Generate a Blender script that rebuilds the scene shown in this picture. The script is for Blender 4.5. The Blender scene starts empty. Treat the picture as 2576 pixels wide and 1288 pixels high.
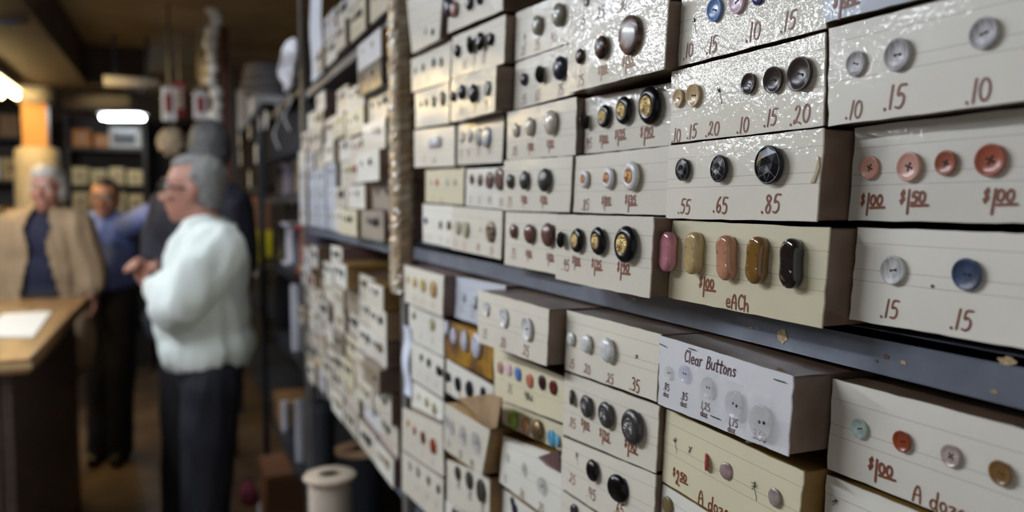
import bpy, bmesh, math, random
from mathutils import Vector, Matrix, Euler

S = bpy.context.scene
C = S.collection
R_ = random.Random(7)

# ------------------------------------------------------------------ camera, world, exposure
F = 2050.0; CX, CY = 1288.0, 644.0
PITCH = math.atan((CY - 505.0) / F)
ALPHA = math.atan((CX - 450.0) / F * math.cos(PITCH))
CAMH = 1.58
cd = bpy.data.cameras.new('camera'); cam = bpy.data.objects.new('camera', cd); C.objects.link(cam)
cam.location = (0, 0, CAMH)
cam.rotation_euler = (math.pi / 2 - PITCH, 0, -ALPHA)
cd.sensor_width = 36.0; cd.lens = F / 2576 * 36.0
cd.clip_start = 0.02; cd.clip_end = 60
cd.dof.use_dof = True; cd.dof.focus_distance = 0.60; cd.dof.aperture_fstop = cd.lens / 7.0
S.camera = cam
vs = S.view_settings
vs.view_transform = 'Standard'; vs.look = 'None'; vs.gamma = 1.0; vs.use_curve_mapping = False
vs.exposure = 0.5
world = bpy.data.worlds.new('world'); S.world = world; world.use_nodes = True
bg = world.node_tree.nodes['Background']
bg.inputs[0].default_value = (0.92, 0.96, 1.0, 1); bg.inputs[1].default_value = 0.32     # added soft fill entering through the open side behind the camera
LAMP = 20.0        # strength of the white fluorescent tubes
WARM = 24.0       # strength of the warm tubes

# ------------------------------------------------------------------ pixel rays
RV = Vector((math.cos(ALPHA), -math.sin(ALPHA), 0)); FV = Vector((math.sin(ALPHA), math.cos(ALPHA), 0)); UP = Vector((0, 0, 1))
def ray(px, py):
    a = (px - CX) / F; b = -(py - CY) / F
    f = math.cos(PITCH) + b * math.sin(PITCH); z = b * math.cos(PITCH) - math.sin(PITCH)
    return RV * a + FV * f + UP * z
def P(px, py, depth):
    r = ray(px, py); t = depth / r.dot(FV)
    return Vector((0, 0, CAMH)) + r * t
def W(px, py, X):
    r = ray(px, py); t = X / r.x
    return Vector((X, r.y * t, CAMH + r.z * t))
def HZ(px, py, z):
    r = ray(px, py); t = (z - CAMH) / r.z
    return Vector((0, 0, CAMH)) + r * t
def depth_of(p): return p.dot(FV)

# ------------------------------------------------------------------ materials
def lin(c):
    return tuple(((v / 255) / 12.92 if v / 255 <= 0.04045 else ((v / 255 + 0.055) / 1.055) ** 2.4) for v in c) + (1.0,)
_mats = {}
def mat(name, col, rough=0.5, metal=0.0, coat=0.0, bump=0.0, bscale=200.0, var=0.0, vscale=30.0, col2=None, spec=0.5, alpha=1.0, emit=0.0, emitcol=None, stretch=None, objvar=0.0):
    if name in _mats: return _mats[name]
    m = bpy.data.materials.new(name); m.use_nodes = True; nt = m.node_tree; N = nt.nodes; L = nt.links
    b = N['Principled BSDF']
    b.inputs['Base Color'].default_value = lin(col); b.inputs['Roughness'].default_value = rough
    b.inputs['Metallic'].default_value = metal; b.inputs['Coat Weight'].default_value = coat
    b.inputs['Coat Roughness'].default_value = 0.08; b.inputs['Specular IOR Level'].default_value = spec
    b.inputs['Alpha'].default_value = alpha
    if emit:
        b.inputs['Emission Color'].default_value = lin(emitcol or col); b.inputs['Emission Strength'].default_value = emit
    tc = N.new('ShaderNodeTexCoord')
    src = tc.outputs['Object']
    if stretch:
        mp = N.new('ShaderNodeMapping'); mp.inputs['Scale'].default_value = stretch; L.new(src, mp.inputs['Vector']); src = mp.outputs['Vector']
    if var or col2:
        n = N.new('ShaderNodeTexNoise'); n.inputs['Scale'].default_value = vscale; n.inputs['Detail'].default_value = 5; L.new(src, n.inputs['Vector'])
        mx = N.new('ShaderNodeMix'); mx.data_type = 'RGBA'
        c2 = lin(col2) if col2 else tuple(v * (1 - var) for v in lin(col)[:3]) + (1,)
        mx.inputs['A'].default_value = lin(col); mx.inputs['B'].default_value = c2
        rp = N.new('ShaderNodeMapRange'); rp.inputs['From Min'].default_value = 0.38; rp.inputs['From Max'].default_value = 0.62
        L.new(n.outputs['Fac'], rp.inputs['Value']); L.new(rp.outputs['Result'], mx.inputs['Factor']); L.new(mx.outputs['Result'], b.inputs['Base Color'])
    if bump:
        n2 = N.new('ShaderNodeTexNoise'); n2.inputs['Scale'].default_value = bscale; n2.inputs['Detail'].default_value = 4; L.new(src, n2.inputs['Vector'])
        bp = N.new('ShaderNodeBump'); bp.inputs['Strength'].default_value = bump; bp.inputs['Distance'].default_value = 0.002
        L.new(n2.outputs['Fac'], bp.inputs['Height']); L.new(bp.outputs['Normal'], b.inputs['Normal']); L.new(bp.outputs['Normal'], b.inputs['Coat Normal'])
    _mats[name] = m
    return m

def card_mat(name, col, coat=0.66, bump=1.0, ruled=0.75):
    """index card under crinkled clear tape: ruled lines from the card's own UV (metres), slight mottling"""
    if name in _mats: return _mats[name]
    m = bpy.data.materials.new(name); m.use_nodes = True; nt = m.node_tree; N = nt.nodes; L = nt.links
    b = N['Principled BSDF']; b.inputs['Roughness'].default_value = 0.55
    b.inputs['Coat Weight'].default_value = coat; b.inputs['Coat Roughness'].default_value = 0.045
    uv = N.new('ShaderNodeUVMap'); sx = N.new('ShaderNodeSeparateXYZ'); L.new(uv.outputs['UV'], sx.inputs['Vector'])
    oi = N.new('ShaderNodeObjectInfo')
    tc = N.new('ShaderNodeTexCoord')
    acc = None
    for fr in (0.80, 0.52, 0.40):                     # ruled lines at fractions of the card height
        ad = N.new('ShaderNodeMath'); ad.operation = 'MULTIPLY_ADD'; L.new(oi.outputs['Random'], ad.inputs[0]); ad.inputs[1].default_value = 0.09; ad.inputs[2].default_value = fr - 0.045
        su = N.new('ShaderNodeMath'); su.operation = 'SUBTRACT'; L.new(sx.outputs['Y'], su.inputs[0]); L.new(ad.outputs[0], su.inputs[1])
        ab = N.new('ShaderNodeMath'); ab.operation = 'ABSOLUTE'; L.new(su.outputs[0], ab.inputs[0])
        lt = N.new('ShaderNodeMath'); lt.operation = 'LESS_THAN'; L.new(ab.outputs[0], lt.inputs[0]); lt.inputs[1].default_value = 0.0024
        if acc is None: acc = lt
        else:
            mxm = N.new('ShaderNodeMath'); mxm.operation = 'MAXIMUM'; L.new(acc.outputs[0], mxm.inputs[0]); L.new(lt.outputs[0], mxm.inputs[1]); acc = mxm
    n = N.new('ShaderNodeTexNoise'); n.inputs['Scale'].default_value = 14; n.inputs['Detail'].default_value = 6; L.new(tc.outputs['Object'], n.inputs['Vector'])
    mx = N.new('ShaderNodeMix'); mx.data_type = 'RGBA'; L.new(n.outputs['Fac'], mx.inputs['Factor'])
    c1 = lin(col); mx.inputs['A'].default_value = tuple(v * 0.93 for v in c1[:3]) + (1,); mx.inputs['B'].default_value = tuple(min(1, v * 1.05) for v in c1[:3]) + (1,)
    hs = N.new('ShaderNodeHueSaturation'); L.new(mx.outputs['Result'], hs.inputs['Color'])
    mr = N.new('ShaderNodeMapRange'); mr.inputs['To Min'].default_value = 0.90; mr.inputs['To Max'].default_value = 1.06; L.new(oi.outputs['Random'], mr.inputs['Value']); L.new(mr.outputs['Result'], hs.inputs['Value'])
    m2 = N.new('ShaderNodeMix'); m2.data_type = 'RGBA'; m2.inputs['B'].default_value = lin((104, 92, 82))
    ml = N.new('ShaderNodeMath'); ml.operation = 'MULTIPLY'; L.new(acc.outputs[0], ml.inputs[0]); ml.inputs[1].default_value = ruled
    L.new(ml.outputs[0], m2.inputs['Factor']); L.new(hs.outputs['Color'], m2.inputs['A']); L.new(m2.outputs['Result'], b.inputs['Base Color'])
    # tape crinkle
    n2 = N.new('ShaderNodeTexNoise'); n2.inputs['Scale'].default_value = 240; n2.inputs['Detail'].default_value = 2; L.new(tc.outputs['Object'], n2.inputs['Vector'])
    n3 = N.new('ShaderNodeTexNoise'); n3.inputs['Scale'].default_value = 22; n3.inputs['Detail'].default_value = 2; L.new(tc.outputs['Object'], n3.inputs['Vector'])
    am = N.new('ShaderNodeMath'); am.operation = 'MULTIPLY_ADD'; L.new(n3.outputs['Fac'], am.inputs[0]); am.inputs[1].default_value = 2.2; L.new(n2.outputs['Fac'], am.inputs[2])
    bp = N.new('ShaderNodeBump'); bp.inputs['Strength'].default_value = bump; bp.inputs['Distance'].default_value = 0.0005
    L.new(am.outputs[0], bp.inputs['Height']); L.new(bp.outputs['Normal'], b.inputs['Coat Normal'])
    _mats[name] = m
    return m
CARD = {'matte': card_mat('matte_cream_card', (226, 221, 208), 0.22, 0.6), 'cream': card_mat('cream_card', (228, 221, 204)), 'white': card_mat('white_card', (224, 224, 226), ruled=0.0),
        'yellow': card_mat('yellowed_card', (220, 211, 178), 0.35), 'pale': card_mat('pale_card', (228, 224, 212), 0.35),
        'print': mat('printed_card', (196, 148, 50), 0.3, coat=.6, col2=(96, 68, 52), vscale=14), 'grey': card_mat('grey_card', (150, 138, 122), 0.4),
        'dark': card_mat('dark_card', (70, 58, 50), 0.7), 'bluish': card_mat('bluish_card', (206, 212, 222), 0.6)}
BROWN = mat('brown_carton', (120, 96, 78), 0.42, coat=0.35, bump=0.15, bscale=60, col2=(92, 72, 58), vscale=18)
MAUVE = mat('mauve_carton', (118, 92, 88), 0.5, coat=0.2, bump=0.1, bscale=60, col2=(98, 74, 70), vscale=18)
OCHRE = mat('ochre_carton', (146, 110, 48), 0.5, coat=0.2, bump=0.1, bscale=60, col2=(112, 82, 38), vscale=18)
TAN = mat('tan_carton', (160, 132, 98), 0.6, coat=0.1, bump=0.1, bscale=60, col2=(136, 108, 78), vscale=18)
INK = mat('brown_marker_ink', (112, 56, 34), 0.5, col2=(138, 76, 48), vscale=900)
INK2 = mat('purple_marker_ink', (92, 58, 66), 0.5)
INKF = mat('faded_marker_ink', (178, 140, 112), 0.6)
INKK = mat('black_marker_ink', (60, 56, 52), 0.5)
HOLE = mat('hole_black', (14, 11, 10), 0.6)
THREAD = mat('dark_thread', (52, 44, 40), 0.8)
LTHREAD = mat('pale_thread', (196, 184, 160), 0.8)
STEEL = mat('painted_steel', (104, 110, 122), 0.42, coat=0.15, bump=0.12, bscale=90, col2=(90, 95, 106), vscale=26)
DSTEEL = mat('dark_steel', (52, 54, 60), 0.5, bump=0.1, bscale=60, var=0.25, vscale=12)
LSTEEL = mat('worn_light_steel', (112, 108, 104), 0.45, bump=0.1, bscale=60, var=0.25, vscale=12)
CHIP = mat('bare_primer', (186, 166, 128), 0.7, col2=(160, 134, 92), vscale=300)
RUST = mat('rust_spot', (92, 58, 44), 0.8)
GOLD = mat('gold_emblem', (186, 160, 106), 0.42, metal=0.6, bump=0.9, bscale=9)
COPPER = mat('copper_emblem', (176, 132, 92), 0.42, metal=0.6, bump=0.9, bscale=9)
SILVER = mat('pewter', (112, 110, 108), 0.4, metal=0.6, bump=0.5, bscale=9)
FILM = mat('clear_tape', (235, 235, 235), 0.08, alpha=0.16, bump=0.5, bscale=120)
BUB = mat('crinkled_tape_wrap', (176, 150, 116), 0.22, coat=0.9, bump=1.0, bscale=70, col2=(200, 186, 160), vscale=22)

# ------------------------------------------------------------------ object helpers
def mesh(name, verts, faces, m=None, smooth=False):
    me = bpy.data.meshes.new(name); me.from_pydata([tuple(v) for v in verts], [], faces)
    for mm in (m if isinstance(m, (list, tuple)) else [m]):
        if mm: me.materials.append(mm)
    if smooth: me.polygons.foreach_set('use_smooth', [True] * len(me.polygons))
    me.update()
    return me
def obj(name, data, parent=None, loc=None, rot=None):
    o = bpy.data.objects.new(name, data); C.objects.link(o)
    if parent: o.parent = parent
    if loc is not None: o.location = loc
    if rot is not None: o.rotation_euler = rot
    return o
def tag(o, label, cat, group=None, kind=None):
    if label: o['label'] = label
    if cat: o['category'] = cat
    if group: o['group'] = group
    if kind: o['kind'] = kind
    return o
def thing(name, label, cat, loc=(0, 0, 0), group=None):
    o = obj(name, None, loc=loc); o.empty_display_size = 0.05
    return tag(o, label, cat, group)
def struct(name, verts, faces, m):
    o = obj(name, mesh(name, verts, faces, m)); o['kind'] = 'structure'; return o

class MB:
    def __init__(s): s.v = []; s.f = []; s.mi = []
    def add(s, v, f, mi=0):
        k = len(s.v); s.v += [Vector(x) for x in v]; s.f += [tuple(i + k for i in q) for q in f]; s.mi += [mi] * len(f); return s
    def box(s, lo, hi, mi=0):
        (a, b, c), (d, e, f) = lo, hi
        v = [(a, b, c), (d, b, c), (d, e, c), (a, e, c), (a, b, f), (d, b, f), (d, e, f), (a, e, f)]
        return s.add(v, [(0, 3, 2, 1), (4, 5, 6, 7), (0, 1, 5, 4), (1, 2, 6, 5), (2, 3, 7, 6), (3, 0, 4, 7)], mi)
    def tube(s, pts, r, seg=8, mi=0, cap=True):
        pts = [Vector(p) for p in pts]; rs = r if isinstance(r, (list, tuple)) else [r] * len(pts); v = []; f = []
        n = None
        for i, p in enumerate(pts):
            t = (pts[min(i + 1, len(pts) - 1)] - pts[max(i - 1, 0)]).normalized()
            if n is None: n = t.orthogonal().normalized()
            n = (n - t * n.dot(t)).normalized(); b = t.cross(n)
            for k in range(seg):
                a = 2 * math.pi * k / seg; v.append(p + (n * math.cos(a) + b * math.sin(a)) * rs[i])
        for i in range(len(pts) - 1):
            for k in range(seg):
                f.append((i * seg + k, i * seg + (k + 1) % seg, (i + 1) * seg + (k + 1) % seg, (i + 1) * seg + k))
        if cap:
            f.append(tuple(range(seg - 1, -1, -1))); f.append(tuple((len(pts) - 1) * seg + k for k in range(seg)))
        return s.add(v, f, mi)
    def lathe(s, prof, seg=32, c=(0, 0, 0), mi=0, axis=None):
        v = []; f = []; c = Vector(c); M = axis or Matrix.Identity(3); rings = []
        for (r, z) in prof:
            if r < 1e-6: rings.append([len(v)]); v.append(c + M @ Vector((0, 0, z)))
            else:
                rings.append(list(range(len(v), len(v) + seg)))
                for k in range(seg):
                    a = 2 * math.pi * k / seg; v.append(c + M @ Vector((r * math.cos(a), r * math.sin(a), z)))
        for A, B in zip(rings, rings[1:]):
            for k in range(seg):
                k2 = (k + 1) % seg
                if len(A) == 1 and len(B) == 1: continue
                if len(A) == 1: f.append((A[0], B[k2], B[k]))
                elif len(B) == 1: f.append((A[k], A[k2], B[0]))
                else: f.append((A[k], A[k2], B[k2], B[k]))
        if len(rings[0]) > 1: f.append(tuple(reversed(rings[0])))
        return s.add(v, f, mi)
    def ico(s, c, r, sub=2, mi=0, M=None):
        bm = bmesh.new(); bmesh.ops.create_icosphere(bm, subdivisions=sub, radius=1.0); bm.verts.ensure_lookup_table()
        r = (r, r, r) if not isinstance(r, (list, tuple)) else r; c = Vector(c); M = M or Matrix.Identity(3)
        v = [c + M @ Vector((p.co.x * r[0], p.co.y * r[1], p.co.z * r[2])) for p in bm.verts]; f = [tuple(q.index for q in fc.verts) for fc in bm.faces]
        bm.free(); return s.add(v, f, mi)
    def mesh(s, name, m, smooth=False):
        me = mesh(name, s.v, s.f, m, smooth)
        if len(me.materials) > 1: me.polygons.foreach_set('material_index', s.mi)
        return me
    def build(s, name, m, parent=None, smooth=False, loc=None, rot=None):
        if parent is not None and loc is None:
            off = Vector(); q = parent
            while q is not None: off = off + q.location; q = q.parent
            s.v = [v - off for v in s.v]
        return obj(name, s.mesh(name, m, smooth), parent, loc, rot)

def bevel_mesh(me, w, seg=2):
    bm = bmesh.new(); bm.from_mesh(me); bmesh.ops.bevel(bm, geom=bm.edges[:], offset=w, segments=seg, affect='EDGES', profile=0.6, clamp_overlap=True)
    bm.to_mesh(me); bm.free(); return me

# ------------------------------------------------------------------ room shell
FLOORM = mat('worn_brown_floor', (112, 92, 70), 0.5, bump=0.1, bscale=8, col2=(84, 68, 52), vscale=3)
CEILM = mat('cream_ceiling', (176, 158, 116), 0.8, bump=0.2, bscale=6, col2=(150, 126, 82), vscale=1.5)
WALLM = mat('brown_wall', (92, 76, 58), 0.8, col2=(74, 60, 46), vscale=2)
X0, X1, Y0, Y1, ZC = -4.2, 0.80, -1.2, 9.0, 2.62
def slab(name, lo, hi, m):
    b = MB().box(lo, hi); return struct(name, b.v, b.f, m)
slab('floor', (X0 - .1, Y0, -0.1), (X1 + .1, Y1 + .1, 0), FLOORM)
slab('ceiling', (X0 - .1, Y0, ZC), (X1 + .1, Y1 + .1, ZC + .1), CEILM)
slab('wall_right', (X1, Y0, 0), (X1 + .1, Y1, ZC), mat('dark_brown_wall', (52, 44, 38), .85, var=.25, vscale=3))
slab('wall_left', (X0 - .1, Y0, 0), (X0, Y1, ZC), WALLM)
slab('wall_far', (X0 - .1, Y1, 0), (X1 + .1, Y1 + .1, ZC), WALLM)
BEAM = mat('dark_beam', (64, 50, 36), 0.7, var=0.3, vscale=4)
slab('trim_1', (-0.95, 0.4, 2.36), (-0.55, 6.2, ZC), BEAM)
slab('trim_2', (-2.1, 0.4, 2.44), (-1.75, 6.2, ZC), BEAM)
slab('trim_3', (-3.2, 6.2, 2.36), (-0.2, 6.5, ZC), BEAM)

# ------------------------------------------------------------------ lamps
HOUS = mat('white_enamel', (222, 220, 210), 0.4)
def tube_lamp(label, a, b, z, strength, col, group='fluorescent ceiling lights'):
    a = Vector((a[0], a[1], z)); b = Vector((b[0], b[1], z)); d = (b - a).normalized(); n = Vector((-d.y, d.x, 0))
    t = thing('fluorescent_light', label, 'light', (a + b) / 2, group)
    h = MB(); w = 0.09
    v = []
    for e in (a, b):
        v += [e + n * w + UP * .03, e - n * w + UP * .03, e - n * .04 + UP * .08, e + n * .04 + UP * .08]
    h.add(v, [(0, 1, 2, 3), (7, 6, 5, 4), (0, 4, 5, 1), (1, 5, 6, 2), (2, 6, 7, 3), (3, 7, 4, 0)])
    h.build('housing', HOUS, t)
    r = MB()
    for q in (0.25, 0.75):
        p = a.lerp(b, q) + UP * .08; r.tube([p, Vector((p.x, p.y, ZC))], 0.006, 6)
    r.build('hanger', DSTEEL, t)
    em = mat('tube_%d_%d_%d' % (int(strength * 10), int(col[0]), int(col[2])), col, 0.4, emit=strength, emitcol=col)
    for s in (-1, 1):
        MB().tube([a + n * .045 * s + d * .02, b + n * .045 * s - d * .02], 0.019, 8).build('lamp_tube', em, t, smooth=True)
    return t
WH = (236, 244, 255); YE = (255, 226, 160)
tube_lamp('white twin fluorescent strip hanging crosswise beside the dark beam', (-1.15, 3.4), (-2.4, 3.4), 2.34, LAMP * 4.7, WH)
tube_lamp('white twin fluorescent strip nearest the button boxes', (-1.15, 0.9), (-1.15, 2.3), 2.42, LAMP * 2.4, WH)
tube_lamp('glaring warm fluorescent strip at the left edge beyond the counter', (-1.02, 6.3), (-1.02, 4.75), 2.27, WARM * 1.0, YE)
tube_lamp('added unseen white strip over the aisle brightening the hanging white goods', (-0.5, 2.95), (0.3, 2.95), 2.46, LAMP * 0.55, WH)  # extra out-of-view strip, added to brighten the white goods along the aisle
_a = P(256, 292, 6.95); _b = P(362, 300, 6.95)
tube_lamp('short white fluorescent strip above the rear shelves', (_a.x, _a.y), (_b.x, _b.y), (_a.z + _b.z) / 2, LAMP * 1.3, WH)

# ------------------------------------------------------------------ handwriting (stroke glyphs, unit height)
def arc(cx, cy, rx, ry, a0, a1, n=14):
    return [(cx + rx * math.cos(math.radians(a0 + (a1 - a0) * i / n)), cy + ry * math.sin(math.radians(a0 + (a1 - a0) * i / n))) for i in range(n + 1)]
GL = {
 '0': (0.62, [arc(.30, .48, .25, .46, 100, 470, 20)]),
 '1': (0.30, [[(.20, 1.0), (.14, .5), (.09, 0.0)]]),
 '2': (0.66, [[(.14, .80), (.24, .97), (.42, .95), (.46, .74), (.32, .42), (.14, .12), (.06, .10), (.10, .24), (.30, .16), (.58, .04)]]),
 '3': (0.58, [[(.10, .92), (.30, 1.0), (.46, .84), (.38, .62), (.22, .54), (.42, .46), (.50, .24), (.34, .02), (.06, .06)]]),
 '4': (0.62, [[(.16, .96), (.08, .46), (.52, .46)], [(.46, .90), (.42, .0)]]),
 '5': (0.60, [[(.56, .98), (.20, .95), (.13, .56), (.32, .62), (.48, .46), (.46, .18), (.28, .01), (.06, .05)]]),
 '6': (0.58, [[(.44, .98), (.20, .70), (.10, .30), (.22, .03), (.42, .10), (.48, .32), (.34, .48), (.14, .34)]]),
 '7': (0.56, [[(.06, .92), (.50, .96), (.30, .5), (.16, 0)]]),
 '8': (0.60, [[(.44, .86), (.28, .98), (.14, .82), (.28, .58), (.46, .34), (.38, .06), (.18, .04), (.10, .26), (.30, .54), (.48, .80), (.36, .96)]]),
 '9': (0.60, [[(.48, .78), (.34, .98), (.14, .86), (.12, .62), (.30, .52), (.48, .72), (.46, .40), (.34, 0)]]),
 '.': (0.26, [[(.08, .06), (.12, .03), (.10, .0)]]),
 '$': (0.62, [[(.46, .86), (.28, .96), (.12, .82), (.22, .58), (.42, .44), (.46, .20), (.26, .04), (.06, .12)], [(.34, 1.12), (.22, -.14)]]),
 'A': (0.66, [[(.06, 0), (.12, .6), (.30, .96), (.48, .66), (.56, 0)], [(.10, .42), (.54, .44)]]),
 'C': (0.60, [[(.54, .82), (.38, .98), (.14, .74), (.10, .34), (.28, .02), (.56, .12)]]),
 'B': (0.62, [[(.14, 0), (.14, .96)], [(.14, .96), (.44, .90), (.40, .60), (.16, .52)], [(.16, .52), (.52, .44), (.48, .08), (.12, .0)]]),
 'a': (0.56, [arc(.24, .27, .19, .26, 40, 400, 14), [(.44, .54), (.44, .10), (.52, .0)]]),
 'c': (0.50, [arc(.28, .30, .21, .28, 50, 310, 12)]),
 'd': (0.60, [arc(.25, .26, .20, .26, 40, 400, 14), [(.48, 1.0), (.46, .10), (.54, 0)]]),
 'e': (0.52, [[(.08, .26), (.40, .32), (.40, .50), (.24, .56), (.08, .36), (.12, .10), (.28, .0), (.46, .10)]]),
 'h': (0.60, [[(.12, 1.0), (.08, 0)], [(.09, .30), (.28, .52), (.44, .44), (.46, 0)]]),
 'l': (0.24, [[(.12, 1.0), (.10, 0)]]),
 'n': (0.56, [[(.08, .54), (.08, 0)], [(.08, .30), (.26, .54), (.42, .42), (.44, 0)]]),
 'o': (0.52, [arc(.25, .27, .19, .26, 90, 450, 14)]),
 'r': (0.42, [[(.10, .54), (.10, 0)], [(.10, .30), (.22, .52), (.38, .50)]]),
 's': (0.48, [[(.38, .48), (.22, .56), (.10, .42), (.34, .22), (.26, .02), (.06, .06)]]),
 'S': (0.52, [[(.44, .84), (.26, .96), (.12, .78), (.40, .38), (.32, .04), (.06, .08)]]),
 't': (0.44, [[(.20, .92), (.18, .06), (.34, .02)], [(.04, .58), (.38, .60)]]),
 'u': (0.58, [[(.08, .54), (.10, .12), (.26, 0), (.44, .16), (.46, .54)], [(.46, .54), (.48, 0)]]),
 'z': (0.54, [[(.06, .52), (.42, .52), (.08, .04), (.48, .03)]]),
 ' ': (0.40, []),
}
def smooth_line(pts, n=4):
    if len(pts) < 3 or len(pts) > 12: return pts
    out = []
    for i in range(len(pts) - 1):
        p0 = pts[max(i - 1, 0)]; p1 = pts[i]; p2 = pts[i + 1]; p3 = pts[min(i + 2, len(pts) - 1)]
        for k in range(n):
            t = k / n
            out.append(tuple(0.5 * ((2 * p1[j]) + (-p0[j] + p2[j]) * t + (2 * p0[j] - 5 * p1[j] + 4 * p2[j] - p3[j]) * t * t + (-p0[j] + 3 * p1[j] - 3 * p2[j] + p3[j]) * t ** 3) for j in (0, 1)))
    out.append(pts[-1]); return out
def layout(text, rng):
    """strokes in unit-height space, and total width"""
    st = []; x = 0.0
    def put(ch, sx=1.0, sy=1.0, oy=0.0):
        nonlocal x
        w, g = GL.get(ch, GL[' ']); jy = rng.uniform(-.04, .04); sl = 0.12 + rng.uniform(-.05, .05)
        for s in g: st.append(smooth_line([(x + (a + sl * b) * sx, oy + (b + jy) * sy) for a, b in s]))
        x += w * sx + 0.06
    if text.startswith('$') and '.' in text:          # dollar price: raised sign, long one, underlined cents
        whole, cents = text[1:].split('.')
        put('$', .42, .42, .50)
        for ch in whole: put(ch, .62, .95, .0)
        x0 = x
        for ch in cents: put(ch, .55, .46, .46)
        st.append([(x0 + .02, .34), (x + .08, .37)])
    else:
        for ch in text: put(ch)
    return st, x
def ribbon(mb, line, w):
    """flat pen stroke with round ends; mb collects 2-D points"""
    n = len(line)
    if n < 2: return
    L = []; Rr = []
    for i, p in enumerate(line):
        a = line[max(i - 1, 0)]; b = line[min(i + 1, n - 1)]
        dx, dy = b[0] - a[0], b[1] - a[1]; l = math.hypot(dx, dy) or 1e-6
        nx, ny = -dy / l, dx / l; L.append((p[0] + nx * w, p[1] + ny * w)); Rr.append((p[0] - nx * w, p[1] - ny * w))
    k = len(mb.v)
    for q in L + Rr: mb.v.append(q)
    for i in range(n - 1): mb.f.append((k + i, k + n + i, k + n + i + 1, k + i + 1)); mb.mi.append(0)
    for e, sgn in ((0, 1), (n - 1, -1)):
        p = line[e]; k = len(mb.v)
        for j in range(8): mb.v.append((p[0] + w * math.cos(j * math.pi / 4), p[1] + w * math.sin(j * math.pi / 4)))
        mb.f.append(tuple(range(k, k + 8))); mb.mi.append(0)

# ------------------------------------------------------------------ buttons (unit diameter, +Z leaves the card)
_bm = {}
def holes(mb, n, z, r=.105, hr=.05):
    for k in range(n):
        a = 2 * math.pi * k / n + (math.pi / 4 if n == 4 else 0)
        mb.lathe([(hr, z - .02), (hr, z + .004), (0, z + .005)], 10, (r * math.cos(a), r * math.sin(a), 0), 1)
def button_mesh(kind, m):
    key = (kind, m.name)
    if key in _bm: return _bm[key]
    mb = MB(); sm = True
    if kind in ('two', 'four'):
        mb.lathe([(.40, 0), (.475, .035), (.5, .09), (.495, .135), (.47, .16), (.435, .16), (.40, .135), (.33, .105), (.18, .09), (0, .088)], 40)
        holes(mb, 2 if kind == 'two' else 4, .09, .10 if kind == 'two' else .12)
    elif kind == 'bowl':
        mb.lathe([(.38, 0), (.46, .04), (.5, .12), (.49, .175), (.46, .18), (.38, .13), (.25, .095), (.12, .085), (0, .085)], 40); holes(mb, 2, .088)
    elif kind == 'disc':
        mb.lathe([(.46, 0), (.5, .04), (.5, .10), (.47, .135), (.3, .15), (0, .155)], 32)
    elif kind == 'dome':
        mb.lathe([(.1, 0), (.12, .06), (.44, .07), (.5, .12), (.49, .18), (.43, .25), (.32, .31), (.17, .345), (0, .355)], 32)
    elif kind == 'medal':
        mb.lathe([(.1, 0), (.12, .06), (.43, .07), (.5, .11), (.495, .16), (.45, .22), (.37, .26), (.30, .262), (.27, .25), (0, .25)], 40)
    elif kind == 'facet':
        sm = False
        mb.lathe([(.1, 0), (.12, .06), (.46, .07), (.5, .10), (.5, .20), (.475, .225), (.45, .215)], 40)
        o8 = [(.45 * math.cos(k * math.pi / 4), .45 * math.sin(k * math.pi / 4), .21) for k in range(8)]
        i6 = [(.24 * math.cos(k * math.pi / 3 + .3), .24 * math.sin(k * math.pi / 3 + .3), .256) for k in range(6)]
        v = o8 + i6 + [(0, 0, .240)]; f = [(8 + k, 8 + (k + 1) % 6, 14) for k in range(6)]
        for k in range(8):
            j = min(range(6), key=lambda q: (i6[q][0] - (o8[k][0] + o8[(k + 1) % 8][0]) / 2) ** 2 + (i6[q][1] - (o8[k][1] + o8[(k + 1) % 8][1]) / 2) ** 2)
            f.append((k, (k + 1) % 8, 8 + j))
            j2 = min(range(6), key=lambda q: (i6[q][0] - (o8[(k + 1) % 8][0] + o8[(k + 2) % 8][0]) / 2) ** 2 + (i6[q][1] - (o8[(k + 1) % 8][1] + o8[(k + 2) % 8][1]) / 2) ** 2)
            if j2 != j: f.append(((k + 1) % 8, 8 + j2, 8 + j))
        mb.add(v, f)
    elif kind == 'oval':
        n = 48; rings = [(.86, 0), (.97, .03), (1, .08), (1, .15), (.95, .20), (.82, .235), (.62, .252), (.3, .258)]
        v = []; f = []
        for sc, z in rings:
            for k in range(n):
                t = 2 * math.pi * k / n; c, s_ = math.cos(t), math.sin(t)
                y = .5 * (abs(s_) ** .85) * (1 if s_ >= 0 else -1)
                if abs(y) < .24: w = .255 - .016 * (1 + math.cos(math.pi * y / .24)) / 2
                else: w = .255 * math.sqrt(max(0, 1 - ((abs(y) - .24) / .26) ** 2))
                x = w * (1 if c >= 0 else -1)
                off = .2 * (1 - sc)
                v.append((x - math.copysign(min(abs(x), off), x), y - math.copysign(min(abs(y), off), y) if abs(y) > .2 else y, z))
        for i in range(len(rings) - 1):
            for k in range(n): f.append((i * n + k, i * n + (k + 1) % n, (i + 1) * n + (k + 1) % n, (i + 1) * n + k))
        f.append(tuple((len(rings) - 1) * n + k for k in range(n))); f.append(tuple(reversed(range(n))))
        mb.add(v, f)
    elif kind == 'strip':
        mb.box((-.5, -.12, 0), (.5, .12, .06))
    me = mb.mesh('button', [m, HOLE], sm)
    if kind == 'strip': pass
    _bm[key] = me; return me
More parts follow.
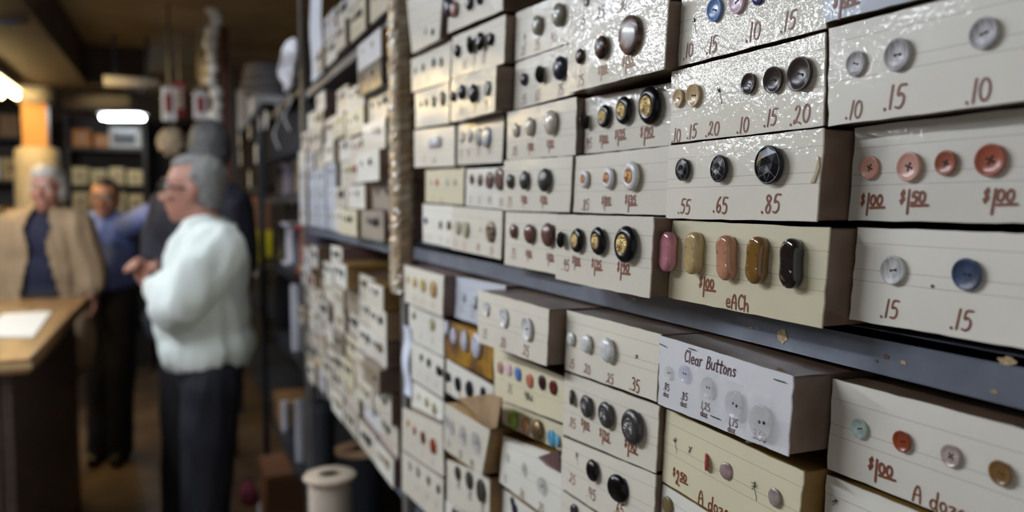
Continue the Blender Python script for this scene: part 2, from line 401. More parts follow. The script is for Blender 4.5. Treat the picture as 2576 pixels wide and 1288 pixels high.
def emblem_mesh(m):
    if ('emb', m.name) in _bm: return _bm[('emb', m.name)]
    mb = MB(); rg = random.Random(5); prof = [(.275, .24), (.27, .265)]
    v = []; f = []; seg = 36; rings = [(.275, .24), (.26, .275), (.21, .28), (.15, .285), (.08, .29)]
    for i, (r, z) in enumerate(rings):
        for k in range(seg):
            a = 2 * math.pi * k / seg; v.append((r * math.cos(a), r * math.sin(a), z + (rg.uniform(-.016, .016) if i > 1 else 0)))
    v.append((0, 0, .30))
    for i in range(len(rings) - 1):
        for k in range(seg): f.append((i * seg + k, i * seg + (k + 1) % seg, (i + 1) * seg + (k + 1) % seg, (i + 1) * seg + k))
    for k in range(seg): f.append(((len(rings) - 1) * seg + k, (len(rings) - 1) * seg + (k + 1) % seg, len(v) - 1))
    me = mesh('emblem', v, f, m); _bm[('emb', m.name)] = me; return me
def facet_lines_mesh():  # lower facet edges drawn bright as metal tubes, with the silver rim
    if 'facet_lines' in _bm: return _bm['facet_lines']
    mb = MB(); i6 = [Vector((.24 * math.cos(k * math.pi / 3 + .3), .24 * math.sin(k * math.pi / 3 + .3), .258)) for k in range(6)]
    o8 = [Vector((.44 * math.cos(k * math.pi / 4), .44 * math.sin(k * math.pi / 4), .214)) for k in range(8)]; c = Vector((0, 0, .243))
    for a, b in [(i6[3], i6[4]), (i6[4], i6[5]), (i6[3], o8[5]), (i6[4], o8[5]), (i6[4], o8[6]), (i6[5], o8[7]), (i6[5], o8[6]), (i6[3], c), (i6[4], c), (i6[5], c), (i6[5], i6[0])]: mb.tube([a, b], .0065, 5)
    mb.tube([(.462 * math.cos(k * math.pi / 20), .462 * math.sin(k * math.pi / 20), .222) for k in range(41)], .008, 6)
    me = mb.mesh('bright_facet_lines', mat('bright_facet_lines', (150, 152, 160), .35, metal=.7), True); _bm['facet_lines'] = me; return me
def thread_mesh(kind, m):
    key = ('thr', kind, m.name)
    if key in _bm: return _bm[key]
    mb = MB(); r = .018
    if kind == 'four':
        d = .085
        for a, b in (((-d, -d), (d, d)), ((-d, d), (d, -d))): mb.tube([(a[0], a[1], .08), (0, 0, .13), (b[0], b[1], .08)], r, 6)
    else: mb.tube([(-.1, 0, .08), (0, .01, .13), (.1, 0, .08)], r, 6)
    me = mb.mesh('thread', m, True); _bm[key] = me; return me
def tuft_mesh(seed):
    key = ('tuft', seed)
    if key in _bm: return _bm[key]
    rg = random.Random(seed); mb = MB()
    for k in range(7):
        p = Vector((rg.uniform(-.15, .15), rg.uniform(-.15, .15), 0)); q = p + Vector((rg.uniform(-.35, .35), rg.uniform(-.35, .35), rg.uniform(.05, .2)))
        mb.tube([p, (p + q) / 2 + Vector((rg.uniform(-.1, .1), rg.uniform(-.1, .1), .06)), q], .03, 5)
    if seed % 2: mb.tube([(0, 0, .05), (.1, -.5, .05), (.25, -.9, .03), (.3, -1.3, .02)], .02, 5)
    me = mb.mesh('thread', THREAD, True); _bm[key] = me; return me

_bc = {}
def bmat(spec):
    """spec: (r,g,b) plastic; ('p',r,g,b) pearl; ('m',..) metal; ('c',..) clear; ('t',..) tortoise/striped; ('s',..) swirl"""
    if spec in _bc: return _bc[spec]
    k = spec[0] if isinstance(spec[0], str) else 'g'; c = spec[1:] if isinstance(spec[0], str) else spec
    nm = 'button_%s_%d_%d_%d' % (k, *c)
    if k == 'g': m = mat(nm, c, 0.24, coat=0.0, spec=.25 if sum(c) < 200 else .4)
    elif k == 'o': m = mat(nm, c, 0.10, coat=0.6, spec=.5, col2=tuple(int(v * .9) for v in c), vscale=2)
    elif k == 'f': m = mat(nm, c, 0.5)
    elif k == 'p': m = mat(nm, c, 0.28, coat=0.3, col2=tuple(int(v * .84) for v in c), vscale=2.5)
    elif k == 'm': m = mat(nm, c, 0.36, metal=0.55, bump=.3, bscale=8)
    elif k == 'c': m = mat(nm, c, 0.08, coat=0.6, alpha=0.26)
    elif k == 't': m = mat(nm, c, 0.34, coat=0.1, spec=.35, col2=tuple(int(v * .35) for v in c), vscale=2.2, stretch=(1, 3.2, 1))
    elif k == 's': m = mat(nm, c, 0.4, coat=0.1, col2=tuple(int(v * .74) for v in c), vscale=1.8, stretch=(3.0, .7, 1))
    _bc[spec] = m; return m

BROT = Matrix(((0, 0, -1), (-1, 0, 0), (0, 1, 0)))         # local X -> -Y, local Y -> Z, local Z -> -X

# ------------------------------------------------------------------ button boxes
BOXES = []          # dicts in world (Y, Z)
def nb(quad, d, label, buttons=(), texts=(), card='cream', body=None, ink=None, zone='', back=0.22):
    X = 0.40 - d
    q = [W(px, py, X) for px, py in quad]                 # TL TR BR BL
    BOXES.append(dict(q=[[p.y, p.z] for p in q], X=X, d=d, label=label, buttons=list(buttons), texts=list(texts), card=card, body=body or BROWN, ink=ink or INK, zone=zone, back=back, px=True))
def bbox(b):
    ys = [p[0] for p in b['q']]; zs = [p[1] for p in b['q']]
    return min(ys), max(ys), min(zs), max(zs)
def edges(b):
    q = b['q']; return (q[1][0] + q[2][0]) / 2, (q[0][0] + q[3][0]) / 2, (q[2][1] + q[3][1]) / 2, (q[0][1] + q[1][1]) / 2   # yR(min), yL(max), zB, zT
def lerp_edge(p, q, t, k):
    """value of coordinate 1-k on the edge p-q where coordinate k equals t"""
    d = q[k] - p[k]
    if abs(d) < 1e-6: return p[1 - k]
    f = min(1.0, max(0.0, (t - p[k]) / d)); return p[1 - k] + (q[1 - k] - p[1 - k]) * f
def resolve():
    """a recessed box gives way where it would run into a jutting one"""
    G = .0009
    for it in range(4):
        for i, a in enumerate(BOXES):
            for b in BOXES[i + 1:]:
                A, B = edges(a), edges(b)
                oy = min(A[1], B[1]) - max(A[0], B[0]); oz = min(A[3], B[3]) - max(A[2], B[2])
                if oy <= -.009 or oz <= -.009 or (oy < .004 and oz < .004): continue
                lo, hi = (a, b) if a['d'] < b['d'] else (b, a)
                Lo, Hi = edges(lo), edges(hi); q = lo['q']; h = hi['q']
                if oy < oz:
                    if Lo[0] + Lo[1] > Hi[0] + Hi[1]:
                        for k in (1, 2): q[k][0] = max(q[k][0], lerp_edge(h[0], h[3], q[k][1], 1) + G)
                    else:
                        for k in (0, 3): q[k][0] = min(q[k][0], lerp_edge(h[1], h[2], q[k][1], 1) - G)
                else:
                    if Lo[2] + Lo[3] > Hi[2] + Hi[3]:
                        for k in (2, 3): q[k][1] = max(q[k][1], lerp_edge(h[0], h[1], q[k][0], 0) + G)
                    else:
                        for k in (0, 1): q[k][1] = min(q[k][1], lerp_edge(h[2], h[3], q[k][0], 0) - G)
def make_box(b):
    rg = random.Random(hash(b['label']) & 0xffff if False else sum(ord(c) * (i + 3) for i, c in enumerate(b['label'])))
    q = b['q']; X = b['X']
    yR, yL, zB, zT = edges(b)
    base = Vector((X, (yR + yL) / 2, min(q[2][1], q[3][1])))
    t = thing('button_box', b['label'], 'button box', base, b.get('group') or 'button sample boxes on the steel shelves')
    # carton: a slightly out-of-true cardboard body behind the card
    ins = .0006
    fr = [Vector((X + .0008, q[0][0] - ins, q[0][1] - ins)), Vector((X + .0008, q[1][0] + ins, q[1][1] - ins)), Vector((X + .0008, q[2][0] + ins, q[2][1] + ins)), Vector((X + .0008, q[3][0] - ins, q[3][1] + ins))]
    bk = [Vector((X + b['back'], v.y + (-.0006 if k in (0, 3) else .0006), v.z + (-.0006 if k < 2 else .0003))) for k, v in enumerate(fr)]
    me = mesh('carton', [v - base for v in fr + bk], [(0, 1, 2, 3), (7, 6, 5, 4), (0, 4, 5, 1), (1, 5, 6, 2), (2, 6, 7, 3), (3, 7, 4, 0)], b['body'])
    if b['px'] or b.get('near'): bevel_mesh(me, .0012, 2)
    obj('carton', me, t)
    # front card: a grid with a faint bow and uneven cut edges
    nx, nz = (14, 8) if b['px'] else (3, 3); bow = rg.uniform(.0004, .0016) if b['px'] else .0005; ph = rg.uniform(0, 6); tilt = rg.uniform(-.0008, .0008) if b['px'] else 0
    fx = lambda u, v: X - .0006 - bow * math.sin(math.pi * u) * math.sin(math.pi * v) + .0004 * math.sin(5 * u + ph)
    v = []; f = []; uvs = []
    for j in range(nz + 1):
        for i in range(nx + 1):
            u, w = i / nx, j / nz
            y = (q[3][0] * (1 - u) + q[2][0] * u) * (1 - w) + (q[0][0] * (1 - u) + q[1][0] * u) * w
            z = (q[3][1] * (1 - u) + q[2][1] * u) * (1 - w) + (q[0][1] * (1 - u) + q[1][1] * u) * w
            if b['px']:
                if i in (0, nx): y += rg.uniform(-.0007, .0007)
                if j in (0, nz): z += rg.uniform(-.0003, .0003)
            curl = .0022 * max(0, (u - .93) / .07) ** 2 if b['px'] and rg.random() < .5 else 0
            v.append(Vector((fx(u, w) + 0 * curl, y, z)) - base); uvs.append((u, w))
    for j in range(nz):
        for i in range(nx):
            a = j * (nx + 1) + i; f.append((a, a + nx + 1, a + nx + 2, a + 1))
    nfront = len(f); nv = len(v); border = [i for i in range(nx + 1)] + [k * (nx + 1) + nx for k in range(1, nz + 1)] + [nz * (nx + 1) + i for i in range(nx - 1, -1, -1)] + [k * (nx + 1) for k in range(nz - 1, 0, -1)]
    m_ = len(border)
    for i in border: v.append(v[i].copy()); uvs.append(uvs[i])
    for i in border: v.append(v[i] + Vector((.0012, 0, 0))); uvs.append(uvs[i])
    for k in range(m_): f.append((nv + k, nv + (k + 1) % m_, nv + m_ + (k + 1) % m_, nv + m_ + k))
    cm = mesh('front_card', v, f, CARD[b['card']], True)
    ul = cm.uv_layers.new(name='UVMap')
    for lp in cm.loops: ul.data[lp.index].uv = uvs[lp.vertex_index]
    obj('front_card', cm, t)
    def onface(y, z, off):
        u = (yL - y) / max(1e-4, yL - yR); w = (z - zB) / max(1e-4, zT - zB); u = min(max(u, 0), 1); w = min(max(w, 0), 1)
        return Vector((fx(u, w) - off, y, z))
    for bt in b['buttons']:
        y, z, D, kind, spec = bt[:5]; opt = bt[5] if len(bt) > 5 else {}
        if b['px'] and kind not in ('strip', 'oval', 'tuft'):
            e = D * .5 + .0006
            y = min(max(y, max(lerp_edge(q[1], q[2], z + s_, 1) for s_ in (-e, e)) + e), min(lerp_edge(q[0], q[3], z + s_, 1) for s_ in (-e, e)) - e)
            z = min(max(z, max(lerp_edge(q[2], q[3], y + s_, 0) for s_ in (-e, e)) + e), min(lerp_edge(q[0], q[1], y + s_, 0) for s_ in (-e, e)) - e)
        p = onface(y, z, .0)
        if kind == 'tuft':
            o = obj('thread', tuft_mesh(int(D * 1e6) % 7), t, p - base); o.matrix_basis = Matrix.Translation(p - base) @ BROT.to_4x4() @ Matrix.Scale(.008, 4); continue
        m = bmat(spec); o = obj('button', button_mesh(kind, m), t)
        rot = BROT.to_4x4() @ Euler((math.radians(opt.get('tx', rg.uniform(-3, 3))), math.radians(opt.get('ty', rg.uniform(-3, 3))), 0)).to_matrix().to_4x4() @ Matrix.Rotation(math.radians(opt.get('spin', rg.uniform(-25, 25) if kind not in ('oval', 'strip', 'facet') else rg.uniform(-3, 3) if kind != 'strip' else 0)), 4, 'Z')
        o.matrix_basis = Matrix.Translation(p - base - Vector((opt.get('out', .0003), 0, 0))) @ rot @ Matrix.Scale(D, 4)
        if kind == 'facet': obj('bright_facet_lines', facet_lines_mesh(), o)
        if opt.get('emblem'): obj('emblem', emblem_mesh(opt['emblem']), o)
        if kind in ('two', 'four', 'bowl') and b['px'] and D > .008 and spec[0] != 'c': obj('thread', thread_mesh('four' if kind == 'four' else 'two', opt.get('thr', THREAD)), o)
    for tx in b['texts']:
        s_, y, z, h = tx[:4]; left = len(tx) > 4 and tx[4] == 'L'
        st, wd = layout(s_, rg); mb = MB(); wk = .060 * (1.0 if h > .006 else 1.1)
        for line in st: ribbon(mb, line, wk)
        x0 = 0 if left else wd / 2
        z = min(max(z, zB + h * .5 + .001), zT - h * .5 - .001)
        if not left and b['px']: y = min(max(y, yR + wd * h * .5 + .001), yL - wd * h * .5 - .001)
        vv = [onface(y - (a - x0) * h * .95, z + (c - .5) * h, .00035) - base for a, c in mb.v]
        if vv: obj('price_mark' if any(c.isdigit() for c in s_) else 'word_mark', mesh('price_mark', vv, mb.f, b['ink']), t)
    b['obj'] = t; b['onface'] = onface; b['base'] = base
    return t
def px_items(b):
    """turn the pixel positions of buttons and texts on a near box into points and sizes on its front"""
    X = b['X']; o = []
    for bt in b['buttons']:
        px, py, h = bt[:3]; p = W(px, py, X - .003); s = depth_of(p) / F
        o.append((p.y, p.z, h * s) + tuple(bt[3:]))
    b['buttons'] = o; o = []
    for tx in b['texts']:
        s_, px, py, h = tx[:4]; p = W(px, py, X); o.append((s_, p.y, p.z, h * depth_of(p) / F) + tuple(tx[4:]))
    b['texts'] = o

# ------------------------------------------------------------------ the near bay, box by box
BLK = (22, 21, 24); GRY = ('s', 190, 186, 187); WHT = ('p', 236, 236, 234); PRL = ('p', 214, 204, 186); DMT = ('m', 74, 76, 74)
E1 = {'emblem': GOLD}; E2 = {'emblem': COPPER}; E3 = {'emblem': SILVER}
# right-hand column
nb([(2063, -70), (2640, -235), (2640, -82), (2074, 56)], .024, 'cut-off bluish box at the upper right corner with a red dollar price', [], [('$1.00', 2128, 8, 62)], 'bluish')
nb([(2086, 72), (2640, -78), (2640, 247), (2085, 317)], .018, 'large cream box with three grey swirled buttons at .10, .15 and .10', [(2151, 160, 63, 'two', GRY), (2259, 138, 82, 'two', GRY), (2477, 84, 80, 'two', GRY)],
   [('.10', 2149, 275, 44), ('.15', 2253, 246, 56), ('.10', 2466, 226, 58)], 'matte')
nb([(2137, 318), (2640, 250), (2640, 563), (2136, 554)], .0, 'cream box with four coral and rust buttons marked $1.00 and $1.50', [(2188, 422, 59, 'four', (200, 148, 130), {'thr': THREAD}), (2290, 420, 75, 'four', (200, 152, 136)), (2381, 410, 64, 'four', (148, 86, 66)), (2491, 403, 83, 'four', (160, 88, 66))],
   [('$1.00', 2197, 514, 56), ('$1.50', 2302, 508, 62), ('$1.00', 2516, 505, 66)], 'matte')
nb([(2146, 571), (2640, 590), (2640, 888), (2140, 803)], .0, 'cream box on the shelf with one pearl white and one dark blue button, both .15', [(2247, 680, 74, 'two', ('s', 208, 206, 204)), (2433, 690, 84, 'two', ('s', 62, 76, 106)), (2341, 720, 9, 'disc', (108, 62, 48))],
   [('.15', 2240, 778, 46), ('.15', 2420, 803, 52)], 'matte')
nb([(2091, 951), (2640, 1097), (2640, 1401), (2081, 1176)], .0, 'cream box below the shelf reading $1.00 A dozen with four small shiny buttons', [(2163, 1078, 52, 'bowl', ('p', 184, 204, 196)), (2271, 1110, 56, 'bowl', ('p', 150, 66, 38)), (2392, 1147, 60, 'four', ('p', 192, 172, 166)), (2517, 1190, 66, 'bowl', ('p', 128, 94, 52))],
   [('$1.00', 2220, 1187, 62), ('A dozen', 2296, 1250, 46, 'L')], 'matte')
nb([(2076, 1190), (2640, 1424), (2640, 1720), (2066, 1440)], .001, 'cut-off cream box at the lower right edge with a tuft of thread', [(2097, 1262, 20, 'tuft', None)], [], 'pale', OCHRE)
# column with the in-focus boxes
nb([(1692, -40), (2066, -150), (2079, 71), (1690, 172)], .017, 'cream box with blue, pink and navy buttons priced .10 .15 .10 .15', [(1741, 52, 14, 'tuft', None), (1798, 25, 58, 'two', (104, 136, 186)), (1855, 4, 60, 'two', (222, 196, 212)), (1906, -10, 44, 'two', (44, 42, 96))],
   [('.10', 1733, 128, 34), ('.15', 1793, 112, 38), ('.10', 1898, 80, 44), ('.15', 1985, 54, 44)])
nb([(1692, 180), (2079, 82), (2073, 317), (1690, 360)], .018, 'cream box with two tan and three dark brown buttons in rising sizes', [(1706, 247, 46, 'bowl', (190, 166, 128)), (1745, 240, 57, 'bowl', (196, 170, 130)), (1806, 228, 14, 'tuft', None), (1882, 211, 53, 'bowl', (58, 48, 46)), (1945, 201, 67, 'bowl', (60, 50, 48)), (2013, 187, 86, 'bowl', (62, 52, 50))],
   [('.10', 1700, 341, 32), ('.15', 1743, 331, 34), ('.20', 1794, 325, 35), ('.10', 1870, 314, 38), ('.15', 1939, 297, 40), ('.20', 2014, 288, 46)])
nb([(1685, 366), (2073, 322), (2057, 558), (1677, 549)], .025, 'cream box with three black faceted buttons priced .55 .65 .85', [(1721, 427, 56, 'facet', BLK), (1814, 425, 68, 'facet', BLK), (1940, 415, 97, 'facet', BLK)],
   [('.55', 1724, 519, 36), ('.65', 1815, 515, 40), ('.85', 1940, 512, 46)])
nb([(1680, 553), (2090, 573), (2069, 803), (1680, 742)], .022, 'yellowed box of five pill-shaped toggle buttons, pink to black, marked $1.00 each', [(1690, 633, 101, 'oval', ('o', 206, 134, 148), {'out': .003}), (1751, 637, 108, 'oval', ('o', 194, 168, 118)), (1835, 648, 115, 'oval', ('o', 196, 142, 112)), (1913, 655, 121, 'oval', ('o', 132, 96, 46)), (1999, 663, 128, 'oval', ('o', 38, 32, 30))],
   [('$1.00', 1780, 722, 50), ('eACh', 1828, 754, 38, 'L')], 'yellow')
nb([(1662, 843), (1999, 947), (1983, 1148), (1658, 1016)], .033, 'white paper box reading Clear Buttons with five see-through buttons under tape', [(1680, 938, 36, 'two', ('c', 232, 236, 226)), (1721, 940, 46, 'two', ('c', 214, 214, 236)), (1781, 975, 54, 'two', ('c', 226, 226, 232)), (1850, 1018, 76, 'two', ('c', 222, 222, 226)), (1918, 1062, 94, 'two', ('c', 224, 222, 222))],
   [('Clear Buttons', 1724, 893, 31, 'L'), ('.85', 1679, 972, 18), ('doz', 1678, 990, 15), ('.85', 1724, 996, 20), ('doz', 1722, 1014, 17), ('1.25', 1778, 1022, 20), ('doz', 1773, 1040, 18), ('1.75', 1848, 1062, 20), ('doz', 1842, 1081, 18), ('3.50', 1914, 1096, 24)], 'white', None, INK2)
nb([(1665, 1024), (2025, 1187), (1996, 1412), (1656, 1204)], .02, 'yellowed box reading $2.50 A dozen under the clear buttons box', [(1693, 1109, 16, 'tuft', None), (1732, 1132, 18, 'tuft', None), (1776, 1163, 44, 'disc', (190, 84, 68), {'ty': -38}), (1827, 1185, 44, 'disc', ('p', 166, 140, 138), {'ty': 12}), (1895, 1222, 19, 'tuft', None), (1948, 1252, 48, 'disc', ('p', 158, 146, 140))],
   [('$2.50', 1712, 1203, 42), ('A dozen', 1757, 1254, 38, 'L')], 'yellow', OCHRE)
nb([(1655, 1210), (1994, 1420), (1975, 1640), (1648, 1400)], .02, 'cut-off box at the bottom edge with one olive button, below the $2.50 box', [(1676, 1272, 46, 'disc', (112, 96, 66))], [], 'pale', OCHRE)
# column left of it
nb([(1448, -60), (1690, -160), (1676, 0), (1440, 86)], .02, 'cream box at the top edge priced .25 and .30 above the striped buttons', [(1472, 2, 26, 'two', ('s', 130, 124, 118))], [('.15', 1467, 52, 22), ('.25', 1512, 32, 28), ('.30', 1568, 12, 30)])
nb([(1433, 89), (1682, -2), (1670, 174), (1426, 235)], .03, 'jutting cream box with three brown tiger-striped buttons and a $1.35 price', [(1460, 142, 38, 'dome', ('t', 76, 48, 38)), (1519, 120, 58, 'dome', ('t', 92, 62, 48)), (1588, 89, 97, 'disc', ('t', 128, 98, 84))],
   [('.75', 1462, 202, 26), ('$1.00', 1520, 182, 36), ('$1.35', 1583, 162, 44)], ink=INKF)
nb([(1469, 250), (1692, 207), (1689, 365), (1468, 388)], .004, 'glossy cream box with four black domes with gold crests, $1.90 the largest', [(1481, 305, 40, 'medal', BLK, {'ty': -62, 'out': .004}), (1525, 293, 57, 'medal', BLK, E1), (1575, 278, 70, 'medal', BLK, E1), (1641, 265, 94, 'medal', BLK, E1)],
   [('.95', 1481, 361, 24), ('$1.00', 1522, 355, 34), ('$1.35', 1563, 345, 40), ('$1.90', 1629, 340, 46)])
nb([(1447, 390), (1685, 366), (1677, 546), (1443, 534)], .012, 'cream box with three white buttons with copper centres at .85 $1.00 $1.35', [(1472, 451, 44, 'medal', (214, 212, 214), E2), (1533, 448, 55, 'medal', (222, 222, 226), E2), (1592, 443, 74, 'medal', (218, 216, 214), E2)],
   [('.85', 1475, 515, 27), ('$1.00', 1528, 511, 36), ('$1.35', 1588, 510, 42)])
nb([(1400, 539), (1645, 546), (1635, 733), (1398, 689)], .04, 'jutting cream box over the shelf edge with four black and gold crested buttons', [(1417, 603, 42, 'medal', BLK, {'ty': -50, 'emblem': GOLD, 'out': .003}), (1455, 605, 62, 'medal', BLK, E1), (1510, 606, 72, 'medal', BLK, E1), (1580, 615, 94, 'medal', BLK, E1)],
   [('.95', 1424, 667, 28), ('$1.00', 1452, 662, 36), ('$1.35', 1504, 672, 42), ('$1.90', 1571, 681, 46)])
nb([(1425, 779), (1664, 841), (1652, 1010), (1423, 930)], .03, 'cream box below the shelf with three glossy white buttons and one missing over .35', [(1438, 852, 36, 'dome', WHT), (1479, 864, 50, 'dome', WHT), (1533, 880, 66, 'dome', WHT), (1597, 897, 13, 'tuft', None)],
   [('.15', 1441, 914, 24), ('.20', 1479, 927, 25), ('.25', 1535, 951, 26), ('.35', 1598, 968, 34)])
nb([(1422, 935), (1660, 1021), (1651, 1190), (1417, 1092)], .026, 'cream box with four round pewter buttons with embossed centres up to $1.90', [(1439, 1000, 40, 'medal', ('m', 86, 84, 84), {'ty': -30}), (1479, 1022, 59, 'medal', ('m', 82, 80, 80), E3), (1530, 1043, 69, 'medal', ('m', 82, 80, 80), E3), (1598, 1073, 91, 'medal', ('m', 78, 76, 76), E3)],
   [('.85', 1441, 1062, 26), ('$1.00', 1475, 1073, 36), ('$1.35', 1524, 1101, 42), ('$1.90', 1590, 1128, 46)])
nb([(1416, 1098), (1650, 1195), (1640, 1375), (1412, 1225)], .027, 'cream box with two black shiny buttons at .45 and .65 below the pewter ones', [(1448, 1145, 13, 'tuft', None), (1495, 1183, 57, 'dome', (16, 15, 16)), (1558, 1227, 74, 'dome', (16, 15, 16), {'ty': 14})],
   [('.25', 1441, 1203, 26), ('.45', 1491, 1240, 30), ('.65', 1560, 1278, 32)])
nb([(1411, 1232), (1640, 1384), (1632, 1560), (1406, 1390)], .024, 'cut-off cream box at the bottom edge with one dark button left of the olive one', [(1444, 1284, 34, 'dome', (60, 56, 58))], [], 'cream')
# next column
nb([(1298, 34), (1450, -30), (1447, 102), (1297, 154)], .004, 'cream box with two tilted silver-grey buttons near the top of the wrapped post bay', [(1318, 92, 16, 'tuft', None), (1355, 64, 49, 'dome', ('p', 150, 148, 134)), (1408, 38, 58, 'dome', ('p', 150, 148, 132))], [('.25', 1318, 128, 20), ('.35', 1352, 113, 24), ('.45', 1393, 94, 24)])
nb([(1299, 158), (1450, 103), (1445, 236), (1294, 276)], .003, 'glossy cream box with three blue-black buttons beside the striped-button box', [(1319, 200, 32, 'dome', (48, 46, 62)), (1366, 187, 44, 'dome', BLK, {'ty': -55, 'out': .003}), (1412, 172, 60, 'dome', (44, 44, 58))], [('.55', 1320, 250, 22), ('.65', 1353, 240, 24), ('.75', 1410, 226, 26)])
nb([(1277, 283), (1452, 244), (1449, 391), (1276, 402)], .014, 'cream box with three pearly ivory domes above the three pewter domes', [(1298, 327, 35, 'dome', PRL), (1336, 319, 47, 'dome', PRL), (1391, 309, 62, 'dome', PRL)],
   [('.85', 1296, 380, 22), ('$1.00', 1337, 374, 30), ('$1.50', 1388, 367, 32)])
nb([(1269, 404), (1440, 393), (1433, 534), (1267, 529)], .016, 'cream box with three green-grey metal domes below the ivory domes', [(1285, 456, 38, 'dome', DMT), (1324, 454, 48, 'dome', DMT), (1375, 453, 60, 'dome', DMT)],
   [('.75', 1283, 508, 23), ('$1.00', 1322, 506, 30), ('$1.50', 1371, 508, 32)])
nb([(1272, 533), (1404, 538), (1400, 682), (1270, 652)], .016, 'cream box on the shelf with three brown oval-looking domes beside the jutting gold crest box', [(1294, 582, 37, 'dome', (98, 66, 60)), (1337, 588, 51, 'dome', (108, 76, 68)), (1389, 591, 62, 'dome', (104, 74, 66))],
   [('.75', 1293, 637, 24), ('$1.00', 1334, 643, 30), ('$1.50', 1386, 652, 32)])
nb([(1203, 729), (1383, 778), (1376, 921), (1204, 861)], .05, 'jutting cream box just below the shelf with white buttons at .20 and .25', [(1222, 777, 35, 'two', WHT), (1267, 799, 50, 'two', WHT), (1327, 827, 62, 'two', WHT)],
   [('.15', 1221, 838, 24), ('.20', 1266, 861, 26), ('.25', 1324, 881, 28)])
nb([(1242, 874), (1424, 950), (1418, 1064), (1244, 1000)], .016, 'yellowed box with six coloured buttons from mauve and blue to dark red', [(1257, 925, 32, 'disc', (176, 132, 128)), (1279, 930, 32, 'disc', (222, 188, 204)), (1303, 941, 36, 'disc', (96, 124, 196)), (1333, 958, 37, 'disc', (190, 108, 92)), (1363, 962, 38, 'disc', (62, 36, 44)), (1390, 975, 38, 'disc', (92, 40, 40))],
   [('.25', 1285, 978, 22), ('$1.50 d', 1334, 1000, 26)], 'yellow', None, INKK)
nb([(1264, 1008), (1420, 1072), (1412, 1134), (1262, 1086)], .010, 'low yellowed box with green, peach, bronze and blue enamel buttons', [(1294, 1055, 50, 'dome', (146, 172, 78)), (1323, 1070, 43, 'disc', (208, 160, 126)), (1356, 1090, 54, 'dome', ('m', 120, 96, 66)), (1386, 1103, 42, 'disc', (86, 156, 190)), (1408, 1114, 34, 'disc', (110, 170, 200))], [], 'yellow')
nb([(1262, 1092), (1420, 1152), (1415, 1330), (1257, 1212)], .016, 'pale box with three clear buttons below the enamel buttons', [(1276, 1152, 26, 'two', ('c', 200, 206, 196)), (1320, 1181, 34, 'two', ('c', 196, 200, 190)), (1364, 1222, 48, 'two', ('c', 196, 196, 190))],
   [('.15', 1273, 1203, 20), ('.20', 1315, 1240, 22), ('.25', 1362, 1276, 24)], 'pale', OCHRE)
nb([(1259, 1222), (1414, 1338), (1410, 1500), (1254, 1380)], .006, 'cut-off box at the bottom edge with two blue-black buttons under the clear ones', [(1287, 1250, 24, 'disc', (40, 42, 60)), (1294, 1281, 30, 'disc', (40, 42, 60))], [], 'pale', OCHRE)
# column next to the leftmost
nb([(1131, -54), (1270, -112), (1264, 26), (1127, 84)], .022, 'cream box at the top edge with dark purple and pinkish buttons', [(1124, 25, 46, 'dome', (46, 40, 66)), (1146, 24, 40, 'dome', (150, 112, 106)), (1183, 8, 36, 'dome', (38, 36, 52)), (1207, -4, 32, 'dome', (38, 36, 72))], [], 'cream')
nb([(1140, 94), (1273, 36), (1268, 158), (1137, 199)], .018, 'glossy cream box with four black button knobs near the wrapped post', [(1151, 128, 32, 'dome', BLK), (1190, 113, 44, 'medal', BLK, {'ty': -35, 'out': .003}), (1215, 105, 46, 'dome', BLK, {'out': .003}), (1234, 99, 32, 'dome', BLK)],
   [('.65', 1170, 162, 20), ('.75', 1194, 153, 20), ('.85', 1218, 146, 22)], ink=INKF)
nb([(1136, 201), (1250, 164), (1246, 281), (1134, 308)], .028, 'glossy cream box with four black and grey discs and a bare brown end', [(1140, 243, 26, 'dome', BLK), (1163, 232, 38, 'dome', (34, 32, 44)), (1194, 236, 48, 'dome', (40, 42, 42)), (1225, 222, 38, 'disc', ('s', 120, 124, 124))], [('.55', 1160, 275, 18), ('.75', 1195, 272, 20), ('.95', 1224, 262, 20)], ink=INKF)
nb([(1148, 314), (1269, 283), (1263, 409), (1150, 415)], .006, 'cream box with four pale pearl discs in the second column by the wrapped post', [(1161, 346, 28, 'disc', ('p', 186, 186, 172)), (1182, 343, 32, 'disc', ('p', 184, 182, 168)), (1206, 345, 44, 'disc', ('p', 176, 176, 166)), (1225, 345, 52, 'disc', ('p', 186, 190, 194))], [('.35', 1161, 386, 18), ('.45', 1181, 384, 18), ('.55', 1206, 380, 20), ('.65', 1234, 374, 22)], ink=INKF)
nb([(1174, 425), (1275, 420), (1270, 527), (1172, 518)], .005, 'pale box with four flat brown discs of growing size', [(1186, 451, 26, 'disc', (94, 72, 60)), (1207, 453, 30, 'disc', (100, 76, 66)), (1231, 454, 42, 'disc', (104, 80, 72)), (1258, 449, 56, 'disc', (106, 82, 74))], [('.25', 1185, 503, 17), ('.35', 1207, 503, 18), ('.40', 1233, 503, 20), ('.50', 1260, 508, 22)], 'pale', None, INKF)
nb([(1139, 519), (1266, 530), (1261, 653), (1136, 626)], .012, 'cream box on the shelf with two cloudy beige buttons and a tortoiseshell one', [(1151, 573, 36, 'disc', ('p', 196, 188, 156)), (1171, 577, 44, 'disc', ('p', 192, 184, 152)), (1206, 578, 10, 'tuft', None), (1234, 583, 54, 'disc', ('t', 168, 140, 112))], [('.25', 1146, 612, 19), ('.35', 1169, 618, 20), ('.40', 1203, 622, 20), ('.50', 1236, 630, 22)], ink=INKF)
nb([(1148, 695), (1290, 723), (1286, 846), (1144, 797)], .012, 'pale bluish box with two white buttons behind the jutting white-button box', [(1164, 746, 30, 'disc', ('p', 196, 204, 206)), (1192, 758, 40, 'disc', ('p', 200, 208, 212))], [('.25', 1163, 776, 16), ('.35', 1190, 790, 18)], 'bluish', None, INKF)
